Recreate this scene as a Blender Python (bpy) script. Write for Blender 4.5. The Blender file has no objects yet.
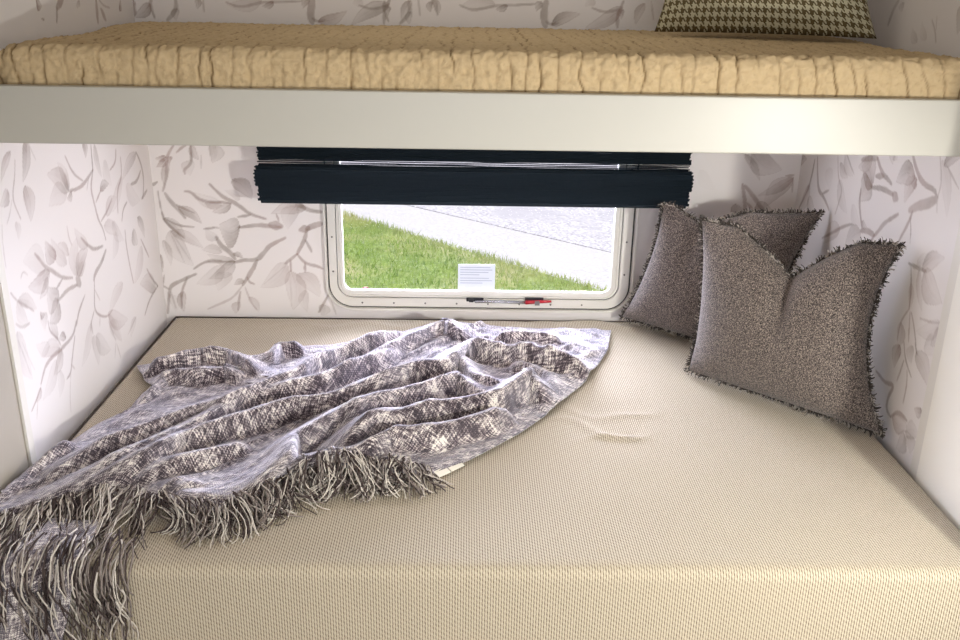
import bpy, bmesh, math, random
import numpy as np
from mathutils import Vector, Matrix
random.seed(7); rng = np.random.default_rng(11)
S = bpy.context.scene
COL = S.collection
PI = math.pi

# ------------------------------------------------------------------ helpers
def lin(r, g, b):
    f = lambda c: (c/255/12.92) if c/255 <= .04045 else ((c/255+.055)/1.055)**2.4
    return (f(r), f(g), f(b), 1)

def mat(name):
    m = bpy.data.materials.new(name); m.use_nodes = True
    nt = m.node_tree; b = nt.nodes['Principled BSDF']
    return m, nt, b

def node(nt, t, **kw):
    n = nt.nodes.new(t)
    for k, v in kw.items():
        if k in n.inputs.keys(): n.inputs[k].default_value = v
        else: setattr(n, k, v)
    return n

def plain(name, rgb, rough=.5, metal=0, spec=.4, bump=0, bscale=60):
    m, nt, b = mat(name)
    b.inputs['Base Color'].default_value = lin(*rgb)
    b.inputs['Roughness'].default_value = rough
    b.inputs['Metallic'].default_value = metal
    b.inputs['Specular IOR Level'].default_value = spec
    tc = node(nt, 'ShaderNodeTexCoord')
    nz = node(nt, 'ShaderNodeTexNoise', Scale=bscale, Detail=3.0)
    nt.links.new(tc.outputs['Object'], nz.inputs['Vector'])
    if bump:
        bp = node(nt, 'ShaderNodeBump', Strength=bump, Distance=.002)
        nt.links.new(nz.outputs['Fac'], bp.inputs['Height'])
        nt.links.new(bp.outputs['Normal'], b.inputs['Normal'])
    return m

def math_n(nt, op, a, b=None, c=None, clamp=False):
    n = nt.nodes.new('ShaderNodeMath'); n.operation = op; n.use_clamp = clamp
    for i, v in enumerate((a, b, c)):
        if v is None: continue
        if isinstance(v, (int, float)): n.inputs[i].default_value = v
        else: nt.links.new(v, n.inputs[i])
    return n.outputs[0]

def mixc(nt, fac, a, b, blend='MIX'):
    n = nt.nodes.new('ShaderNodeMix'); n.data_type = 'RGBA'; n.blend_type = blend
    if isinstance(fac, (int, float)): n.inputs[0].default_value = fac
    else: nt.links.new(fac, n.inputs[0])
    for i, v in ((6, a), (7, b)):
        if isinstance(v, tuple): n.inputs[i].default_value = v
        else: nt.links.new(v, n.inputs[i])
    return n.outputs[2]

def ramp(nt, src, stops):
    n = nt.nodes.new('ShaderNodeValToRGB'); e = n.color_ramp.elements
    while len(e) < len(stops): e.new(.5)
    for x, (p, c) in zip(e, stops): x.position = p; x.color = c
    nt.links.new(src, n.inputs[0]); return n.outputs[0]

def tag(o, label=None, cat=None, group=None, kind=None):
    if label: o['label'] = label
    if cat: o['category'] = cat
    if group: o['group'] = group
    if kind: o['kind'] = kind
    return o

def empty(name, loc=(0, 0, 0)):
    o = bpy.data.objects.new(name, None); COL.objects.link(o); o.location = loc
    o.empty_display_size = .05
    return o

def link(name, me, mats, parent=None, smooth=False):
    for m in (mats if isinstance(mats, (list, tuple)) else [mats]): me.materials.append(m)
    if smooth: me.polygons.foreach_set('use_smooth', [True]*len(me.polygons))
    o = bpy.data.objects.new(name, me); COL.objects.link(o)
    if parent is not None:
        o.parent = parent
        o.matrix_parent_inverse = Matrix.Translation(-Vector(parent.location))
    return o

def mesh(name, verts, faces, mats, parent=None, smooth=False, uv=None, mi=None):
    me = bpy.data.meshes.new(name)
    me.from_pydata([tuple(v) for v in verts], [], [tuple(f) for f in faces])
    if uv is not None:
        l = me.uv_layers.new(name='UVMap')
        li = np.empty(len(me.loops), np.int32); me.loops.foreach_get('vertex_index', li)
        l.data.foreach_set('uv', np.asarray(uv, np.float32)[li].ravel())
    o = link(name, me, mats, parent, smooth)
    if mi is not None: me.polygons.foreach_set('material_index', np.asarray(mi, np.int32))
    me.update(); return o

def grid_faces(n, m, off=0, flip=False):
    i, j = np.meshgrid(np.arange(n-1), np.arange(m-1), indexing='ij')
    a = (i*m+j).ravel()+off
    f = np.stack([a, a+m, a+m+1, a+1], 1)
    return f[:, ::-1] if flip else f

class MB:
    def __init__(s): s.v = []; s.f = []; s.mi = []
    def add(s, v, f, mi=0):
        o = len(s.v); s.v += [tuple(p) for p in v]; s.f += [tuple(i+o for i in q) for q in f]; s.mi += [mi]*len(f)
    def box(s, x0, x1, y0, y1, z0, z1, mi=0):
        v = [(x, y, z) for x in (x0, x1) for y in (y0, y1) for z in (z0, z1)]
        s.add(v, [(0, 1, 3, 2), (4, 6, 7, 5), (0, 4, 5, 1), (2, 3, 7, 6), (0, 2, 6, 4), (1, 5, 7, 3)], mi)
    def tube(s, pts, r, n=5, mi=0, taper=0, cap=True):
        P = [Vector(p) for p in pts]; N = len(P); v = []; f = []
        up = Vector((.3, .2, 1)).normalized()
        for i, p in enumerate(P):
            t = (P[min(i+1, N-1)]-P[max(i-1, 0)])
            if t.length < 1e-9: t = Vector((0, 0, 1))
            t.normalize(); a = t.cross(up)
            if a.length < 1e-4: a = t.cross(Vector((1, 0, 0)))
            a.normalize(); b = t.cross(a); rr = r*(1-taper*i/(N-1))
            for k in range(n):
                an = 2*PI*k/n; v.append(p+a*(rr*math.cos(an))+b*(rr*math.sin(an)))
        for i in range(N-1):
            for k in range(n):
                f.append((i*n+k, i*n+(k+1) % n, (i+1)*n+(k+1) % n, (i+1)*n+k))
        if cap: f.append(tuple(range(n))[::-1]); f.append(tuple((N-1)*n+k for k in range(n)))
        s.add(v, f, mi)
    def build(s, name, mats, parent=None, smooth=False):
        return mesh(name, s.v, s.f, mats, parent, smooth, mi=s.mi)

def bevel(o, w=.003, seg=2):
    b = o.modifiers.new('bevel', 'BEVEL'); b.width = w; b.segments = seg; b.limit_method = 'ANGLE'; return o

def vnoise(x, y, seed=0):
    x = np.asarray(x, float); y = np.asarray(y, float)
    xi = np.floor(x).astype(np.int64); yi = np.floor(y).astype(np.int64); fx = x-xi; fy = y-yi
    fx = fx*fx*(3-2*fx); fy = fy*fy*(3-2*fy)
    def h(a, b):
        n = (a*374761393+b*668265263+seed*144665) & 0xffffffff
        n = ((n ^ (n >> 13))*1274126177) & 0xffffffff
        return ((n ^ (n >> 16)) & 0xffff)/65535.0
    return (h(xi, yi)*(1-fx)+h(xi+1, yi)*fx)*(1-fy)+(h(xi, yi+1)*(1-fx)+h(xi+1, yi+1)*fx)*fy
def fbm(x, y, o=3, seed=0):
    s = 0; a = .5
    for k in range(o): s = s+a*(vnoise(x*2**k, y*2**k, seed+k)-.5); a *= .5
    return s
def sst(x): x = np.clip(x, 0, 1); return x*x*(3-2*x)

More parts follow.
